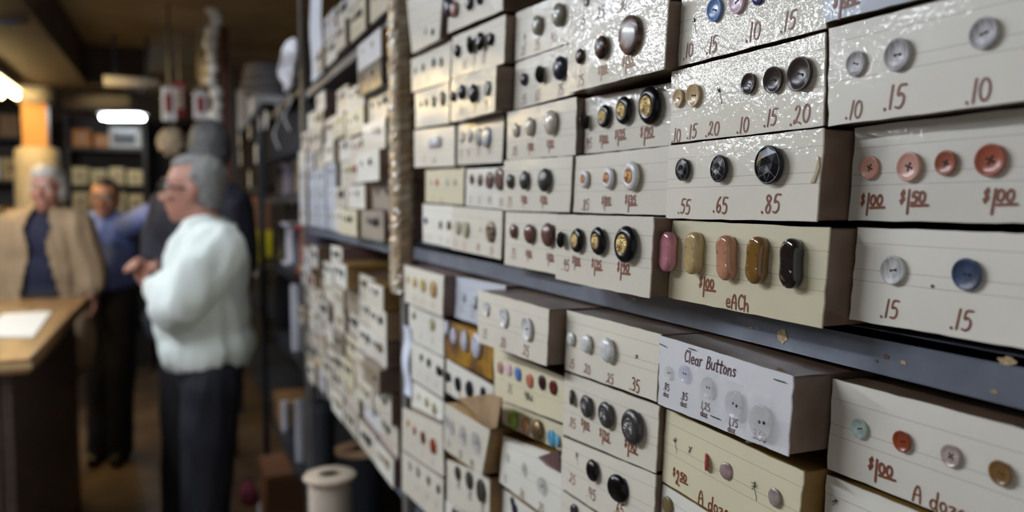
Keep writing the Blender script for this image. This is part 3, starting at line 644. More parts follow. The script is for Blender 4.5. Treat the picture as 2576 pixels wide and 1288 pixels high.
nb([(1117, 800), (1244, 852), (1239, 956), (1116, 896)], .014, 'yellow and brown printed box with four large white discs', [(1121, 824, 38, 'disc', ('p', 206, 204, 220)), (1141, 846, 42, 'disc', ('p', 206, 204, 220)), (1170, 858, 54, 'disc', ('p', 206, 206, 222)), (1201, 870, 64, 'disc', ('p', 206, 208, 222))], [], 'print', OCHRE)
nb([(1118, 899), (1242, 960), (1238, 1072), (1117, 1008)], .014, 'cream box with a row of flat black discs under the yellow printed box', [(1120, 945, 26, 'disc', (36, 36, 38)), (1129, 950, 24, 'disc', (42, 44, 40)), (1152, 966, 38, 'disc', (34, 34, 42)), (1181, 979, 44, 'disc', (34, 32, 44)), (1213, 990, 34, 'disc', (22, 22, 24))], [('.35', 1132, 992, 17), ('.45', 1158, 1008, 18), ('.55', 1190, 1022, 18)], 'pale', None, INKF)
nb([(1119, 1013), (1232, 1082), (1212, 1196), (1117, 1128)], .036, 'jutting cream box with clear buttons and a bare brown end', [(1113 + 10, 1060, 32, 'two', ('c', 186, 184, 196)), (1136, 1076, 40, 'two', ('c', 186, 184, 190)), (1165, 1095, 48, 'two', ('c', 186, 184, 192)), (1197, 1113, 54, 'two', ('c', 186, 186, 194))], [('.25', 1130, 1115, 18), ('.35', 1160, 1142, 20), ('.45', 1188, 1166, 20)], 'cream', OCHRE, INKK)
nb([(1120, 1150), (1233, 1202), (1231, 1330), (1120, 1254)], .024, 'cream box with three grey-brown discs in a slanting row', [(1151, 1176, 36, 'disc', (66, 62, 54)), (1180, 1201, 46, 'disc', (66, 62, 56)), (1210, 1234, 58, 'disc', (68, 64, 58))], [('.35', 1155, 1218, 20), ('.45', 1184, 1246, 22), ('.55', 1215, 1276, 22)], 'cream', OCHRE, INKK)
nb([(1121, 1258), (1231, 1336), (1228, 1460), (1120, 1370)], .02, 'cut-off box at the bottom edge with a pair of navy buttons', [(1140, 1262, 22, 'disc', (44, 44, 58)), (1150, 1278, 26, 'disc', (40, 40, 54))], [], 'pale', OCHRE)
# leftmost column of the bay, by the wrapped post
nb([(1024, 0), (1118, -44), (1106, 99), (1037, 134)], .03, 'dented glossy box at the top beside the wrapped post with one small dark button', [(1087, 80, 18, 'disc', (54, 54, 66)), (1068, 78, 18, 'disc', ('p', 210, 212, 222))], [], 'cream')
nb([(1034, 146), (1136, 102), (1131, 204), (1037, 233)], .016, 'glossy cream box with four small grey buttons beside the wrapped post', [(1043, 178, 16, 'disc', (130, 128, 120)), (1065, 170, 20, 'disc', (92, 90, 88)), (1091, 158, 24, 'disc', (88, 86, 88)), (1108, 156, 24, 'disc', (76, 76, 84))], [('.25', 1056, 210, 14), ('.35', 1079, 197, 15)], ink=INKF)
nb([(1045, 236), (1131, 206), (1130, 310), (1047, 322)], .018, 'glossy cream box with four slim dark discs second below the wrapped post top', [(1058, 263, 16, 'disc', (120, 116, 98)), (1072, 258, 20, 'disc', (92, 88, 80)), (1090, 255, 28, 'disc', (70, 66, 62)), (1112, 248, 36, 'disc', (62, 60, 56))], [], ink=INKF)
nb([(1043, 325), (1144, 316), (1143, 418), (1044, 421)], .01, 'cream box with a plain white strip across its front', [(1092, 358, 100, 'strip', (232, 232, 234))], [('.75', 1068, 401, 15), ('each', 1094, 402, 14)], 'cream', None, INKF)
nb([(1071, 428), (1168, 421), (1166, 515), (1071, 509)], .0, 'recessed pale box with a tiny red button beside a dark gap', [(1083, 460, 14, 'disc', (200, 196, 170)), (1099, 459, 17, 'disc', (190, 80, 84)), (1124, 458, 18, 'disc', (186, 190, 186)), (1143, 459, 18, 'disc', (186, 180, 140))], [('.25', 1090, 499, 12), ('doz', 1112, 501, 12)], 'yellow', None, INKF)
nb([(1064, 513), (1140, 518), (1137, 624), (1065, 608)], .012, 'pale box on the shelf by the dark gap with navy and brown buttons', [(1071, 555, 17, 'dome', (60, 60, 96)), (1107, 566, 20, 'disc', (116, 104, 66)), (1127, 567, 24, 'disc', (98, 84, 56))], [('.35', 1072, 594, 14), ('.45', 1084, 596, 14), ('.55', 1110, 602, 15), ('.65', 1128, 606, 15)], 'pale', None, INKF)
nb([(1017, 666), (1117, 693), (1113, 797), (1019, 759)], .032, 'cream box under the shelf with four tan buttons and a bare mauve end', [(1024, 703, 20, 'disc', (190, 168, 110)), (1043, 711, 26, 'disc', (188, 160, 100)), (1065, 718, 34, 'disc', (188, 162, 100)), (1090, 728, 43, 'disc', (176, 144, 92))], [('.25', 1045, 748, 13), ('.35', 1065, 757, 14), ('.45', 1090, 766, 16)], 'cream', MAUVE, INKF)
nb([(1030, 766), (1117, 800), (1117, 898), (1031, 854)], .016, 'cream box with one dark brown and one beige button left of the yellow printed box', [(1040, 794, 20, 'disc', (120, 82, 50)), (1086, 816, 35, 'disc', ('p', 186, 178, 130))], [('.25', 1060, 846, 14), ('.35', 1088, 858, 16)], 'pale', None, INKF)
nb([(1032, 857), (1117, 902), (1116, 1004), (1034, 952)], .018, 'cream box with four small green-black discs in the leftmost column', [(1059, 900, 20, 'disc', (76, 78, 64)), (1078, 913, 24, 'disc', (60, 62, 58)), (1101, 932, 26, 'disc', (38, 38, 38)), (1111, 938, 22, 'disc', (36, 36, 36))], [('.25', 1057, 938, 13), ('.35', 1078, 952, 14), ('.45', 1098, 968, 15)], 'pale', None, INKF)
nb([(1036, 958), (1117, 1010), (1116, 1066), (1036, 1022)], .016, 'low pale box with faint greenish buttons above the rust buttons', [(1052, 998, 18, 'disc', ('p', 206, 200, 168)), (1072, 1012, 24, 'disc', ('p', 178, 176, 120)), (1091, 1028, 30, 'disc', ('p', 178, 178, 130))], [], 'pale', None, INKF)
nb([(1013, 1024), (1114, 1073), (1116, 1200), (1011, 1129)], .03, 'jutting cream box with four rust-brown buttons of growing size', [(1025, 1065, 18, 'disc', (176, 122, 60)), (1042, 1083, 22, 'disc', (150, 88, 50)), (1064, 1101, 32, 'disc', (100, 52, 30)), (1089, 1122, 39, 'disc', (140, 62, 30))], [('.25', 1040, 1119, 13), ('.35', 1064, 1140, 14), ('.45', 1090, 1161, 15)], 'cream', None, INKF)
nb([(1012, 1134), (1116, 1206), (1115, 1330), (1012, 1232)], .022, 'cream box with two small grey buttons under the rust buttons', [(1030, 1172, 24, 'disc', ('p', 180, 180, 172)), (1050, 1186, 28, 'disc', ('p', 176, 176, 168)), (1076, 1209, 24, 'disc', (88, 90, 84)), (1101, 1231, 24, 'disc', (78, 80, 76))], [('.25', 1050, 1228, 13), ('.35', 1076, 1248, 14), ('.45', 1098, 1266, 15)], 'cream', None, INKF)

for b in BOXES: b['zone'] = 'near'
SHELF_Z = 1.4985; LOW_Z = 1.0; TOP_Z = 1.955
for b in BOXES:                                        # boxes standing on the shelf sit flush on it, those below stay under it
    q = b['q']; zB = min(q[2][1], q[3][1]); zT = max(q[0][1], q[1][1])
    if abs(zB - SHELF_Z) < .022:
        for k in (2, 3): q[k][1] = max(q[k][1], SHELF_Z + .0005) if b['d'] < .015 else SHELF_Z + .0005
    if zB < 1.46 and b['d'] < .0081:
        for k in (0, 1): q[k][1] = min(q[k][1], 1.471)

# ------------------------------------------------------------------ the far bay: stacks of the same boxes, further along
FAR = []
DARKB = [(34, 33, 36), (52, 50, 56), (30, 30, 40), (70, 56, 48)]; MIDB = [(120, 98, 74), (150, 134, 104), (96, 92, 88), (178, 168, 140), (160, 120, 80)]; BRIGHT = [(170, 44, 52), (70, 92, 150), (196, 150, 60), (120, 40, 60), (90, 120, 80)]
ORD = ['bottom', 'second', 'third', 'fourth', 'fifth', 'sixth', 'seventh', 'eighth', 'ninth', 'tenth']
def stack(y0, y1, z0, z1, col, zone, heights, rg, over=None, where=''):
    """one column of boxes from the shelf up"""
    z = z0; n = 0; over = over or {}
    cname = 'nearest the wrapped post' if col == 0 else ORD[col] + ' from the wrapped post' if col else ''
    while True:
        h = rg.choice(heights) + rg.uniform(-.004, .004); ov = over.get(n, {})
        h = ov.get('h', h)
        if z + h > z1: break
        d = ov.get('d', max(0.0, rg.gauss(.012, .007))); d = min(d, .04)
        j = rg.uniform(0, .010); X = .40 - d
        card = ov.get('card', rg.choices(['cream', 'pale', 'yellow', 'white', 'grey'], [8, 4, 2, 1.5, .5])[0])
        body = ov.get('body', rg.choice([BROWN, BROWN, BROWN, MAUVE, TAN, OCHRE]))
        ya, yb = y0 + .002 + j * .5, y1 - .002 - j * .5
        q = [[yb, z + h - .0012], [ya, z + h - .0012 + rg.uniform(-.001, .0004)], [ya, z + .0004], [yb, z + .0004]]
        nbn = rg.choice([2, 3, 3, 4, 4, 5]); pal = rg.choices([DARKB, MIDB, BRIGHT], [5, 4, 1.2])[0]
        if ov.get('pal'): pal = ov['pal']
        if card in ('white', 'bluish'): nbn = 2
        bts = []; ya_, w = yb - .018, (yb - ya - .036)
        c = rg.choice(pal); D0 = rg.uniform(.009, .013)
        for k in range(nbn):
            if rg.random() < .06: continue
            u = (k + .5) / nbn * .95; cc = c if pal is not BRIGHT else rg.choice(pal)
            bts.append((ya_ - w * u, z + h * rg.uniform(.60, .66), min(D0 + .0032 * k, h * .5), rg.choice(['disc', 'dome']), cc))
        tx = [('.%d5' % rg.randint(1, 9), ya_ - w * ((k + .5) / nbn * .95), z + h * .22, h * .2) for k in range(nbn)] if rg.random() < .75 else []
        what = {'cream': 'cream', 'pale': 'pale', 'yellow': 'yellowed', 'white': 'white', 'grey': 'grey-brown', 'dark': 'dark-fronted', 'bluish': 'bluish-white'}[card]
        tone = 'dark' if pal is DARKB else 'tan' if pal is MIDB else 'coloured'; nw = ['no', 'one', 'two', 'three', 'four', 'five'][len(bts)]
        lab = '%s box with %s %s button%s, %s, %s stack past the post, %s' % (what, nw, tone, '' if len(bts) == 1 else 's', 'bottom' if n == 0 else ORD[n] + ' up', 'first' if col == 0 else ORD[col], where)
        FAR.append(dict(q=q, X=X, d=d, label=lab, buttons=bts, texts=tx, card=card, body=body, ink=INKF, zone=zone, back=.18, px=False, group='button boxes in the far bay'))
        z += h; n += 1
rg = random.Random(21)
cols_mid = [(1.575, 1.80), (1.805, 2.02), (2.025, 2.19), (2.195, 2.35), (2.355, 2.52), (2.525, 2.68), (2.685, 2.845)]
tops_mid = [1.925, 1.90, 1.885, 1.87, 1.90, 1.88, 1.86]
ovm = {0: {0: dict(d=.028, h=.062, body=MAUVE), 1: dict(d=.002, card='grey', body=BROWN, h=.058), 2: dict(d=.036, h=.064, body=BROWN), 5: dict(card='dark', d=.03, body=mat('dark_carton', (58, 52, 54), .5, coat=.3), pal=DARKB), 6: dict(body=OCHRE, d=.03)},
       1: {0: dict(d=.034, card='yellow'), 3: dict(pal=BRIGHT)}, 3: {k: dict(card='bluish', pal=MIDB, d=.01) for k in range(0, 3)}, 4: {k: dict(card='bluish', pal=MIDB, d=.012) for k in range(0, 3)}, 5: {k: dict(card='bluish', pal=MIDB, d=.012) for k in range(0, 3)}, 6: {k: dict(card='white' if k < 3 else 'pale', d=.02, pal=MIDB) for k in range(0, 4)}}
for i, (a, b_) in enumerate(cols_mid): stack(a, b_, SHELF_Z + .0005, tops_mid[i], i, 'mid', [.055, .06, .064], rg, ovm.get(i), 'middle shelf')
cols_low = [(1.575, 1.735), (1.74, 1.93), (1.935, 2.10), (2.105, 2.27), (2.275, 2.43), (2.435, 2.56), (2.565, 2.70), (2.705, 2.845)]
ovl = {0: {3: dict(d=.04, card='grey', body=BROWN), 6: dict(d=.03, body=OCHRE)}, 2: {6: dict(body=OCHRE, d=.035)}}
for i, (a, b_) in enumerate(cols_low): stack(a, b_, LOW_Z + .0005, 1.462, i, 'low', [.055, .06, .066], rg, ovl.get(i), 'lowest shelf')
cols_top = [(1.60, 1.76), (1.80, 1.98), (2.0, 2.16), (2.18, 2.36), (2.38, 2.50)]
for i, (a, b_) in enumerate(cols_top): stack(a, b_, TOP_Z + .0005, TOP_Z + [.15, .20, .16, .18, .11][i], i, 'top', [.06, .066, .07], rg, None, 'top shelf')

near = list(BOXES); resolve()
for b in near: px_items(b)
# plain cartons that carry the lowest near boxes down to the bottom shelf
made = []
for b in near + FAR: make_box(b)

# ------------------------------------------------------------------ steel shelving
def bay(label, ya, yb, shelves, zt, posts, m_rail, depth=.36, x0=.408, mpost=None, group='steel shelving bays along the right wall'):
    t = thing('steel_shelving', label, 'shelving', (x0 + depth / 2, (ya + yb) / 2, 0), group)
    for z in shelves:
        s = MB(); s.box((x0, ya, z - .006), (x0 + depth, yb, z)).build('shelf_board', m_rail, t)
        r = MB(); r.box((x0, ya, z - .028), (x0 + .003, yb, z - .0003)); r.box((x0 + .003, ya, z - .028), (x0 + .016, yb, z - .025))
        o = r.build('shelf_rail', m_rail, t); t['rail_z'] = z
    for (y, w, front) in posts:
        for xx in ((front, .41), (x0 + depth - .03, x0 + depth)):
            a = MB(); a.box((xx[0], y, 0), (xx[0] + .003, y + w, zt)); a.box((xx[0] + .003, y, 0), (xx[1], y + .003, zt)); a.build('post', mpost or m_rail, t)
    return t
nearbay = bay('blue-grey steel shelving holding the nearest button boxes', -.35, 1.492, (LOW_Z, SHELF_Z, TOP_Z), 2.45, [(-.35, .035, .40)], STEEL)
farbay = bay('blue-grey steel shelving past the wrapped post', 1.545, 2.86, (LOW_Z, SHELF_Z, TOP_Z), 2.45, [(1.508, .034, .395), (2.862, .034, .395)], STEEL, mpost=LSTEEL)
# chipped paint and rust on the near shelf edge
def chip(px, py, rx, ry, m, name, seed):
    p = W(px, py, .4076); rg = random.Random(seed); s = depth_of(p) / F; v = []
    for k in range(18):
        a = 2 * math.pi * k / 18; j = rg.uniform(.65, 1.1); v.append(Vector((.4076, p.y + rx * s * 1.35 * j * math.cos(a), p.z + ry * s * j * math.sin(a))))
    b = MB().add(v, [tuple(range(17, -1, -1))]); b.build(name, m, nearbay)
for i, a in enumerate([(1968, 845, 14, 21), (2272, 912, 8, 6), (2535, 908, 20, 12), (2500, 985, 8, 6), (1888, 824, 6, 3), (1905, 826, 5, 3), (1595, 752, 9, 4)]): chip(*a, CHIP, 'paint_chip', i)
chip(2229, 897, 7, 7, RUST, 'rust_spot', 40); chip(2204, 908, 4, 4, RUST, 'rust_spot', 41)

# crinkled tape wound round the post between the bays
wr = MB(); rg = random.Random(3); n = 150; seg = 14; v = []; f = []
for i in range(n + 1):
    z = 1.405 + (2.35 - 1.405) * i / n
    for k in range(seg):
        a = 2 * math.pi * k / seg; c, s_ = math.cos(a), math.sin(a)
        rx = .021 * (abs(c) ** .5) * math.copysign(1, c); ry = .024 * (abs(s_) ** .5) * math.copysign(1, s_); j = 1 + rg.uniform(-.07, .09)
        v.append((.394 + rx * j, 1.5235 + ry * j, z))
for i in range(n):
    for k in range(seg): f.append((i * seg + k, i * seg + (k + 1) % seg, (i + 1) * seg + (k + 1) % seg, (i + 1) * seg + k))
wrap = obj('tape_wrapping', mesh('tape_wrapping', [Vector(p) - farbay.location for p in v], f, BUB, False), farbay); wrap['label'] = 'shiny crinkled brown tape wound round the post'

# ------------------------------------------------------------------ extras on near boxes
def find(s): return next(b for b in near if s in b['label'])
def on_box(b, px, py, off=.0006):
    p = W(px, py, b['X']); return b['onface'](p.y, p.z, off)
cb = find('Clear Buttons')
for (px, py, L_, a) in [(1815, 915, 22, 0), (1745, 878, 20, 0), (1967, 957, 30, 0), (1803, 1049, 26, 0), (1925, 1122, 22, 0), (1672, 868, 20, 30)]:
    p = on_box(cb, px, py, .0012); s = depth_of(p) / F * L_ * .7
    m = MB().tube([p + Vector((0, s, .1 * s * (a / 30))), p + Vector((0, -s, -.1 * s * (a / 30)))], .0004, 6); m.build('staple', DSTEEL, cb['obj'])
rgt = random.Random(9)
def film(b, pts, name='clear_tape', bulge=.0012):
    pp = [on_box(b, x, y, .002) for x, y in pts]; v = []; f = []; n = 8
    for j in range(n + 1):
        for i in range(n + 1):
            u, w = i / n, j / n; p = (pp[0] * (1 - u) + pp[1] * u) * (1 - w) + (pp[3] * (1 - u) + pp[2] * u) * w
            v.append(p - Vector((rgt.uniform(0, bulge), 0, 0)))
    for j in range(n):
        for i in range(n): a = j * (n + 1) + i; f.append((a, a + n + 1, a + n + 2, a + 1))
    MB().add(v, f).build(name, FILM, b['obj'], smooth=True)
film(cb, [(1895, 985), (1950, 1000), (1945, 1112), (1888, 1092)]); film(cb, [(1830, 950), (1880, 968), (1872, 1075), (1822, 1052)]); film(cb, [(1762, 920), (1808, 935), (1800, 1040), (1755, 1020)])
film(cb, [(1890, 1040), (2000, 1060), (1994, 1120), (1885, 1112)])
# torn cardboard flaps and a torn card edge
def flap(b, pts3, m, name='torn_flap'):
    v = [Vector(p) for p in pts3]; k = len(v); c = sum(v, Vector()) / k
    t = MB().add(v + [p + Vector((.0012, 0, -.0008)) for p in v], [tuple(range(k)), tuple(reversed(range(k, 2 * k)))] + [(i, k + i, k + (i + 1) % k, (i + 1) % k) for i in range(k)])
    t.build(name, m, b['obj'])
fb = find('jutting cream box with clear buttons')
flap(fb, [W(1150, 1002, .375), W(1235, 990, .36), W(1262, 1000, .352), W(1250, 1075, .352), W(1228, 1080, .362), W(1190, 1035, .37)], TAN)
ob = find('pale box with three clear')
flap(ob, [W(1352, 1150, .38), W(1405, 1132, .375), W(1412, 1190, .38), W(1375, 1172, .379)], MAUVE)
q2 = find('black faceted')
flap(q2, [on_box(q2, 2064, 392, .0012), on_box(q2, 2054, 436, .0012), on_box(q2, 2044, 458, .0012), on_box(q2, 2052, 459, .0012), on_box(q2, 2066, 420, .0012)], mat('torn_card_edge', (190, 176, 144), .7), 'torn_edge')

def paper_strip(label, px0, px1, py0, py1, X, m, name='paper_sheet', cat='paper', group=None):
    a = W(px0, py0, X); b = W(px1, py1, X); y0, y1 = sorted((a.y, b.y)); mb = MB(); v = []; f = []; n = 10
    for k in range(n + 1):
        z = a.z + (b.z - a.z) * k / n
        for (y, o) in ((y0, 0), (y1, 0), (y1, .0008), (y0, .0008)): v.append((X + o + .003 * math.sin(k * .9) * (1 if k else 0), y, z))
    for k in range(n):
        for j in range(4): f.append((k * 4 + j, k * 4 + (j + 1) % 4, k * 4 + 4 + (j + 1) % 4, k * 4 + 4 + j))
    mb.add(v, f); me = mb.mesh(name, m); return tag(obj(name, me), label, cat, group)
PAPERB = mat('bluish_paper', (206, 212, 226), .6)
paper_strip('narrow bluish white paper sheet hanging beside the leftmost box stack under the shelf', 1013, 1031, 816, 1002, .378, PAPERB)
paper_strip('long white paper sheet hanging from the top of the far shelving', 779, 812, -60, 182, .392, PAPERB)

# ------------------------------------------------------------------ the dark shelving further along, and what stands on it
darkA = bay('dark steel shelving unit just beyond the far button boxes', 2.95, 4.36, (.50, .95, 1.29, 1.60, 1.99), 2.06, [(4.37, .04, .38)], DSTEEL, mpost=DSTEEL)
darkB = bay('dark steel shelving unit deepest along the right wall', 4.46, 6.3, (.50, .95, 1.22, 1.66, 2.09), 2.55, [(6.30, .04, .38)], DSTEEL, mpost=DSTEEL)
def simple(name, label, cat, mb, m, group=None, smooth=False, bev=0, loc=None):
    me = mb.mesh(name, m, smooth)
    if bev: bevel_mesh(me, bev)
    return tag(obj(name, me, loc=loc), label, cat, group)
WCLOTH = mat('white_cloth', (206, 206, 214), 0.7, bump=.3, bscale=40)
GCLOTH = mat('grey_felt', (118, 116, 122), 0.8, bump=.3, bscale=60, var=.15, vscale=8)
WCARD = mat('white_box_card', (214, 214, 220), 0.5)
YELL = mat('yellow_plastic', (214, 196, 30), 0.4)
BLKC = mat('black_cloth', (24, 24, 30), 0.8, bump=.2, bscale=40)
KRAFT = mat('kraft_board', (168, 136, 104), 0.7, var=.12, vscale=6)
BRBOX = mat('brown_box_card', (128, 84, 52), 0.6, var=.15, vscale=6)
PINKP = mat('pink_plastic', (186, 92, 124), 0.35)
PAPER = mat('white_paper', (228, 226, 220), 0.6)
def wbox(label, px0, py0, px1, py1, X, depth, m, zbase=None, name='storage_box', cat='box', lid=True, group=None):
    a = W(px0, py0, X); b = W(px1, py1, X); z0 = b.z if zbase is None else zbase + .0008; y0, y1 = sorted((a.y, b.y)); z1 = max(a.z, z0 + .03)
    t = thing(name, label, cat, (X + depth / 2, (y0 + y1) / 2, z0), group)
    me = MB().box((X + .003, y0 + .003, z0), (X + depth - .003, y1 - .003, z1 - .012)); o = me.build('box_body', m, t); bevel_mesh(o.data, .002)
    l = MB().box((X, y0, z1 - .05 if z1 - z0 > .09 else z1 - .02), (X + depth, y1, z1)); 
    if lid: o = l.build('lid', m, t); bevel_mesh(o.data, .003)
    return t, z1
def ebox(label, px0, py0, px1, py1, depth, ylen, m, zbase=None, name='storage_box', cat='box', xmin=.415):
    """a box on the shelving seen end-on"""
    c = P((px0 + px1) / 2, py1, depth); w = (px1 - px0) * depth / F; x0 = max(c.x - w / 2, xmin); z0 = (c.z if zbase is None else zbase) + .0008; h = (py1 - py0) * depth / F; y = c.y
    t = thing(name, label, cat, (x0 + w / 2, y + ylen / 2, z0))
    o = MB().box((x0 + .003, y + .003, z0), (x0 + w - .003, y + ylen - .003, z0 + h - .012)).build('box_body', m, t); bevel_mesh(o.data, .002)
    o = MB().box((x0, y, z0 + h - min(.05, h * .4)), (x0 + w, y + ylen, z0 + h)).build('lid', m, t); bevel_mesh(o.data, .003)
    return t, z0 + h, (x0 + w / 2, y + ylen / 2)
_, zt, (gx, gy) = ebox('long white box on the dark shelf under the grey felt stack', 612, 236, 704, 281, 4.8, .34, WCARD, 2.09)
zz = zt
for i, (hh, rr) in enumerate([(.055, .155), (.05, .16), (.05, .15), (.04, .14)]):
    mb = MB().lathe([(0, 0), (rr - .015, 0), (rr, .012), (rr, hh - .014), (rr - .012, hh - .002), (0, hh - .001)], 40)
    simple('felt_roll', ['lowest', 'second', 'third', 'topmost'][i] + ' flat grey felt roll in the stack on the long white box', 'felt roll', mb, GCLOTH, 'grey felt rolls', True, loc=(gx, gy - .02, zz + .0006 * (i + 1)))
    zz += hh
ebox('tall narrow white carton far along the dark shelving', 584, 255, 613, 355, 5.9, .2, WCARD, 2.09)
_, zy, (gx, gy) = ebox('bright yellow plastic crate in the dark shelving behind the white-shirted man', 616, 574, 656, 652, 4.8, .26, YELL, 1.22, 'plastic_crate', 'crate')
ebox('brown carton on the yellow crate in the dark shelving', 616, 488, 656, 572, 4.82, .22, BRBOX, zy)
p = P(652, 664, 4.8); simple('price_card', 'small white price card on the shelf edge under the yellow crate', 'card', MB().box((.402, p.y - .05, 1.14), (.4075, p.y + .05, 1.2165)), PAPER)
# hank and ribbons hanging from the dark shelf's upper edge
def strand_bundle(name, label, cat, px0, px1, py0, py1, X, m, n, group=None):
    rg = random.Random(px0); a = W((px0 + px1) / 2, py0, X); b = W((px0 + px1) / 2, py1, X); hw = abs(W(px0, py0, X).y - W(px1, py0, X).y) / 2; mb = MB()
    for i in range(n):
        u = (i + .5) / n * 2 - 1; pts = []
        for k in range(9):
            s = k / 8; bulge = .35 + .65 * math.sin(math.pi * min(1, s * 1.15 + .02)); pts.append(Vector((X + rg.uniform(-.008, .008), a.y + u * hw * bulge + rg.uniform(-.006, .006), a.z * (1 - s) + b.z * s)))
        mb.tube(pts, .009, 6)
    return simple(name, label, cat, mb, m, group, True)
hk = strand_bundle('cord_hank', 'white looped hank of cord hanging on the dark shelving post', 'cord', 704, 748, 112, 226, .385, WCLOTH, 9)
def ribbon_strip(label, px, py0, py1, wpx, X):
    a = W(px, py0, X); b = W(px, py1, X); w = wpx * depth_of(a) / F / 2; mb = MB(); v = []; f = []
    for k in range(13):
        s = k / 12; z = a.z * (1 - s) + b.z * s; o = .012 * math.sin(s * 7)
        for q in ((-w, 0), (w, 0), (w, .002), (-w, .002)): v.append((X + q[1] + o, a.y + q[0] * 1.1 + .01 * s, z))
    for k in range(12):
        for j in range(4): f.append((k * 4 + j, k * 4 + (j + 1) % 4, k * 4 + 4 + (j + 1) % 4, k * 4 + 4 + j))
    mb.add(v, f); return simple('white_ribbon', label, 'ribbon', mb, WCLOTH, 'white ribbons hanging from the dark shelf', True)
ribbon_strip('long white ribbon hanging left below the cord hank', 695, 262, 376, 18, .39)
ribbon_strip('shorter white ribbon hanging directly under the cord hank', 722, 226, 330, 18, .388)
for i, (px, py) in enumerate([(627, 331), (652, 313), (601, 352), (668, 303)]):
    p = W(px, py, .392); simple('round_tag', ['round white tag on the dark shelf edge, second from the left', 'round white tag on the dark shelf edge, third from the left', 'round white tag on the dark shelf edge, leftmost', 'round white tag on the dark shelf edge, rightmost'][i], 'tag',
        MB().lathe([(0, 0), (.045, 0), (.048, .004), (.045, .008), (0, .008)], 20, (.399, p.y, p.z), axis=BROT), PAPER, 'round tags on the dark shelf edge', True)
for i, (px, py, w, h, what) in enumerate([(595, 430, 18, 60, 'white sample card hanging by the tall man\'s shoulder'), (628, 450, 22, 40, 'square white card hanging over the brown carton'), (604, 395, 14, 40, 'narrow white card above the hanging sample card'), (644, 388, 20, 46, 'cream card hanging below the round tags')]):
    p = W(px, py, .40); s = depth_of(p) / F; dy = w * s; dz = h * s / 2
    t = thing('sample_card', what, 'card', p, 'cards hanging on the dark shelving'); o = MB().box((.398, p.y - dy, p.z - dz), (.402, p.y + dy, p.z + dz)).build('card', PAPER, t); MB().tube([(.40, p.y, p.z + dz), (.40, p.y, 1.968 if p.z < 1.95 else p.z + .1)], .003, 5).build('string', THREAD, t)
# garments and rolls on unit A
gm = MB(); rg = random.Random(4)
for i in range(8):
    y = 3.05 + i * .155; gm = MB()
    pts = [(-.5, 0), (-.46, .02), (-.1, .06), (.1, .06), (.46, .02), (.5, 0)]
    v = []; f = []
    for k, (zz_, ww) in enumerate([(1.95, .05), (1.94, .16), (1.90, .19), (1.84, .20), (1.765, .21)]):
        for j in range(16):
            a = 2 * math.pi * j / 16; v.append((.57 + .17 * math.cos(a) * ww / .2, y + (.05 + .012 * math.sin(3 * a + i)) * math.sin(a) * (ww / .2), zz_))
    for k in range(4):
        for j in range(16): f.append((k * 16 + j, k * 16 + (j + 1) % 16, k * 16 + 16 + (j + 1) % 16, k * 16 + 16 + j))
    f.append(tuple(range(16))); f.append(tuple(reversed(range(64, 80))))
    gm.add(v, f); simple('dark_garment', 'dark folded garment number-less in the row on the dark shelf'.replace(' number-less', '') if False else 'dark garment bundle on the upper dark shelf, %s from the far button boxes' % ['nearest', 'second', 'third', 'fourth', 'fifth', 'sixth', 'seventh', 'farthest'][i], 'garment', gm, BLKC, 'dark garment bundles', True)
cols = [(60, 56, 66), (96, 90, 104), (150, 36, 56), (140, 120, 48), (74, 70, 80), (196, 192, 200), (70, 56, 60), (52, 50, 58)]
nm = ['dark grey', 'lilac-grey', 'red', 'mustard', 'slate', 'white', 'brownish', 'charcoal']
for i in range(8):
    y = 3.0 + i * .165; r = .05 + .012 * (i % 3)
    mb = MB().lathe([(.012, 0), (r, 0), (r, .012), (r * .7, .02), (r * .75, .1), (r * .7, .17), (r, .178), (r, .19), (.012, .19)], 24)
    simple('thread_spool', '%s spool of cord on the dark shelf beyond the far button boxes' % nm[i], 'spool', mb, mat('spool_%d' % i, cols[i], .6), 'spools on the dark shelf', True, loc=(.50, y, 1.2908))
    mb = MB().lathe([(.012, 0), (r * .8, 0), (r * .8, .01), (r * .6, .016), (r * .65, .08), (r * .6, .13), (r * .8, .136), (r * .8, .145), (.012, .145)], 24)
    simple('thread_spool', '%s bobbin in the lower row of the dark shelf' % nm[(i * 3 + 2) % 8], 'spool', mb, mat('spool_%d' % ((i * 3 + 2) % 8), cols[(i * 3 + 2) % 8], .6), 'bobbins on the dark shelf', True, loc=(.49, y + .03, 1.6008))
def roll(label, px, py0, py1, wpx, X, m, zb=None, name='fabric_roll', cat='roll', group=None):
    a = W(px, py0, X); b = W(px, py1, X); r = wpx * depth_of(a) / F / 2; z0 = b.z if zb is None else zb + .0008
    t = thing(name, label, cat, (X + r, a.y, z0), group); h = max(a.z - z0, .05)
    mb = MB().lathe([(r * .2, 0), (r * .96, 0), (r, .008), (r, h - .008), (r * .96, h), (r * .2, h)], 28, (X + r, a.y, z0)); mb.build('cloth', m, t, True)
    MB().lathe([(r * .12, -.0), (r * .19, -.0), (r * .19, h + .006), (r * .12, h + .006)], 16, (X + r, a.y, z0)).build('core', KRAFT, t, True); return t
roll('white fabric roll standing on the dark shelf beside a black one', 730, 716, 850, 46, .42, WCLOTH, .95, group='fabric rolls')
roll('black fabric roll standing left of the white one', 688, 690, 850, 46, .42, BLKC, .95, group='fabric rolls')
roll('white fabric roll standing low under the far shelves', 741, 1008, 1125, 36, .42, WCLOTH, .50, group='fabric rolls')
roll('slim white roll low behind the others', 708, 1010, 1090, 18, .42, WCLOTH, .50, group='fabric rolls')
ebox('kraft box on the low dark shelf', 622, 1040, 702, 1108, 3.75, .3, KRAFT, .50)
ebox('brown carton on the floor by the dark shelving', 655, 1112, 752, 1390, 3.3, .3, BRBOX, 0.0, xmin=.3)
p = HZ(600, 1330, 0.0)
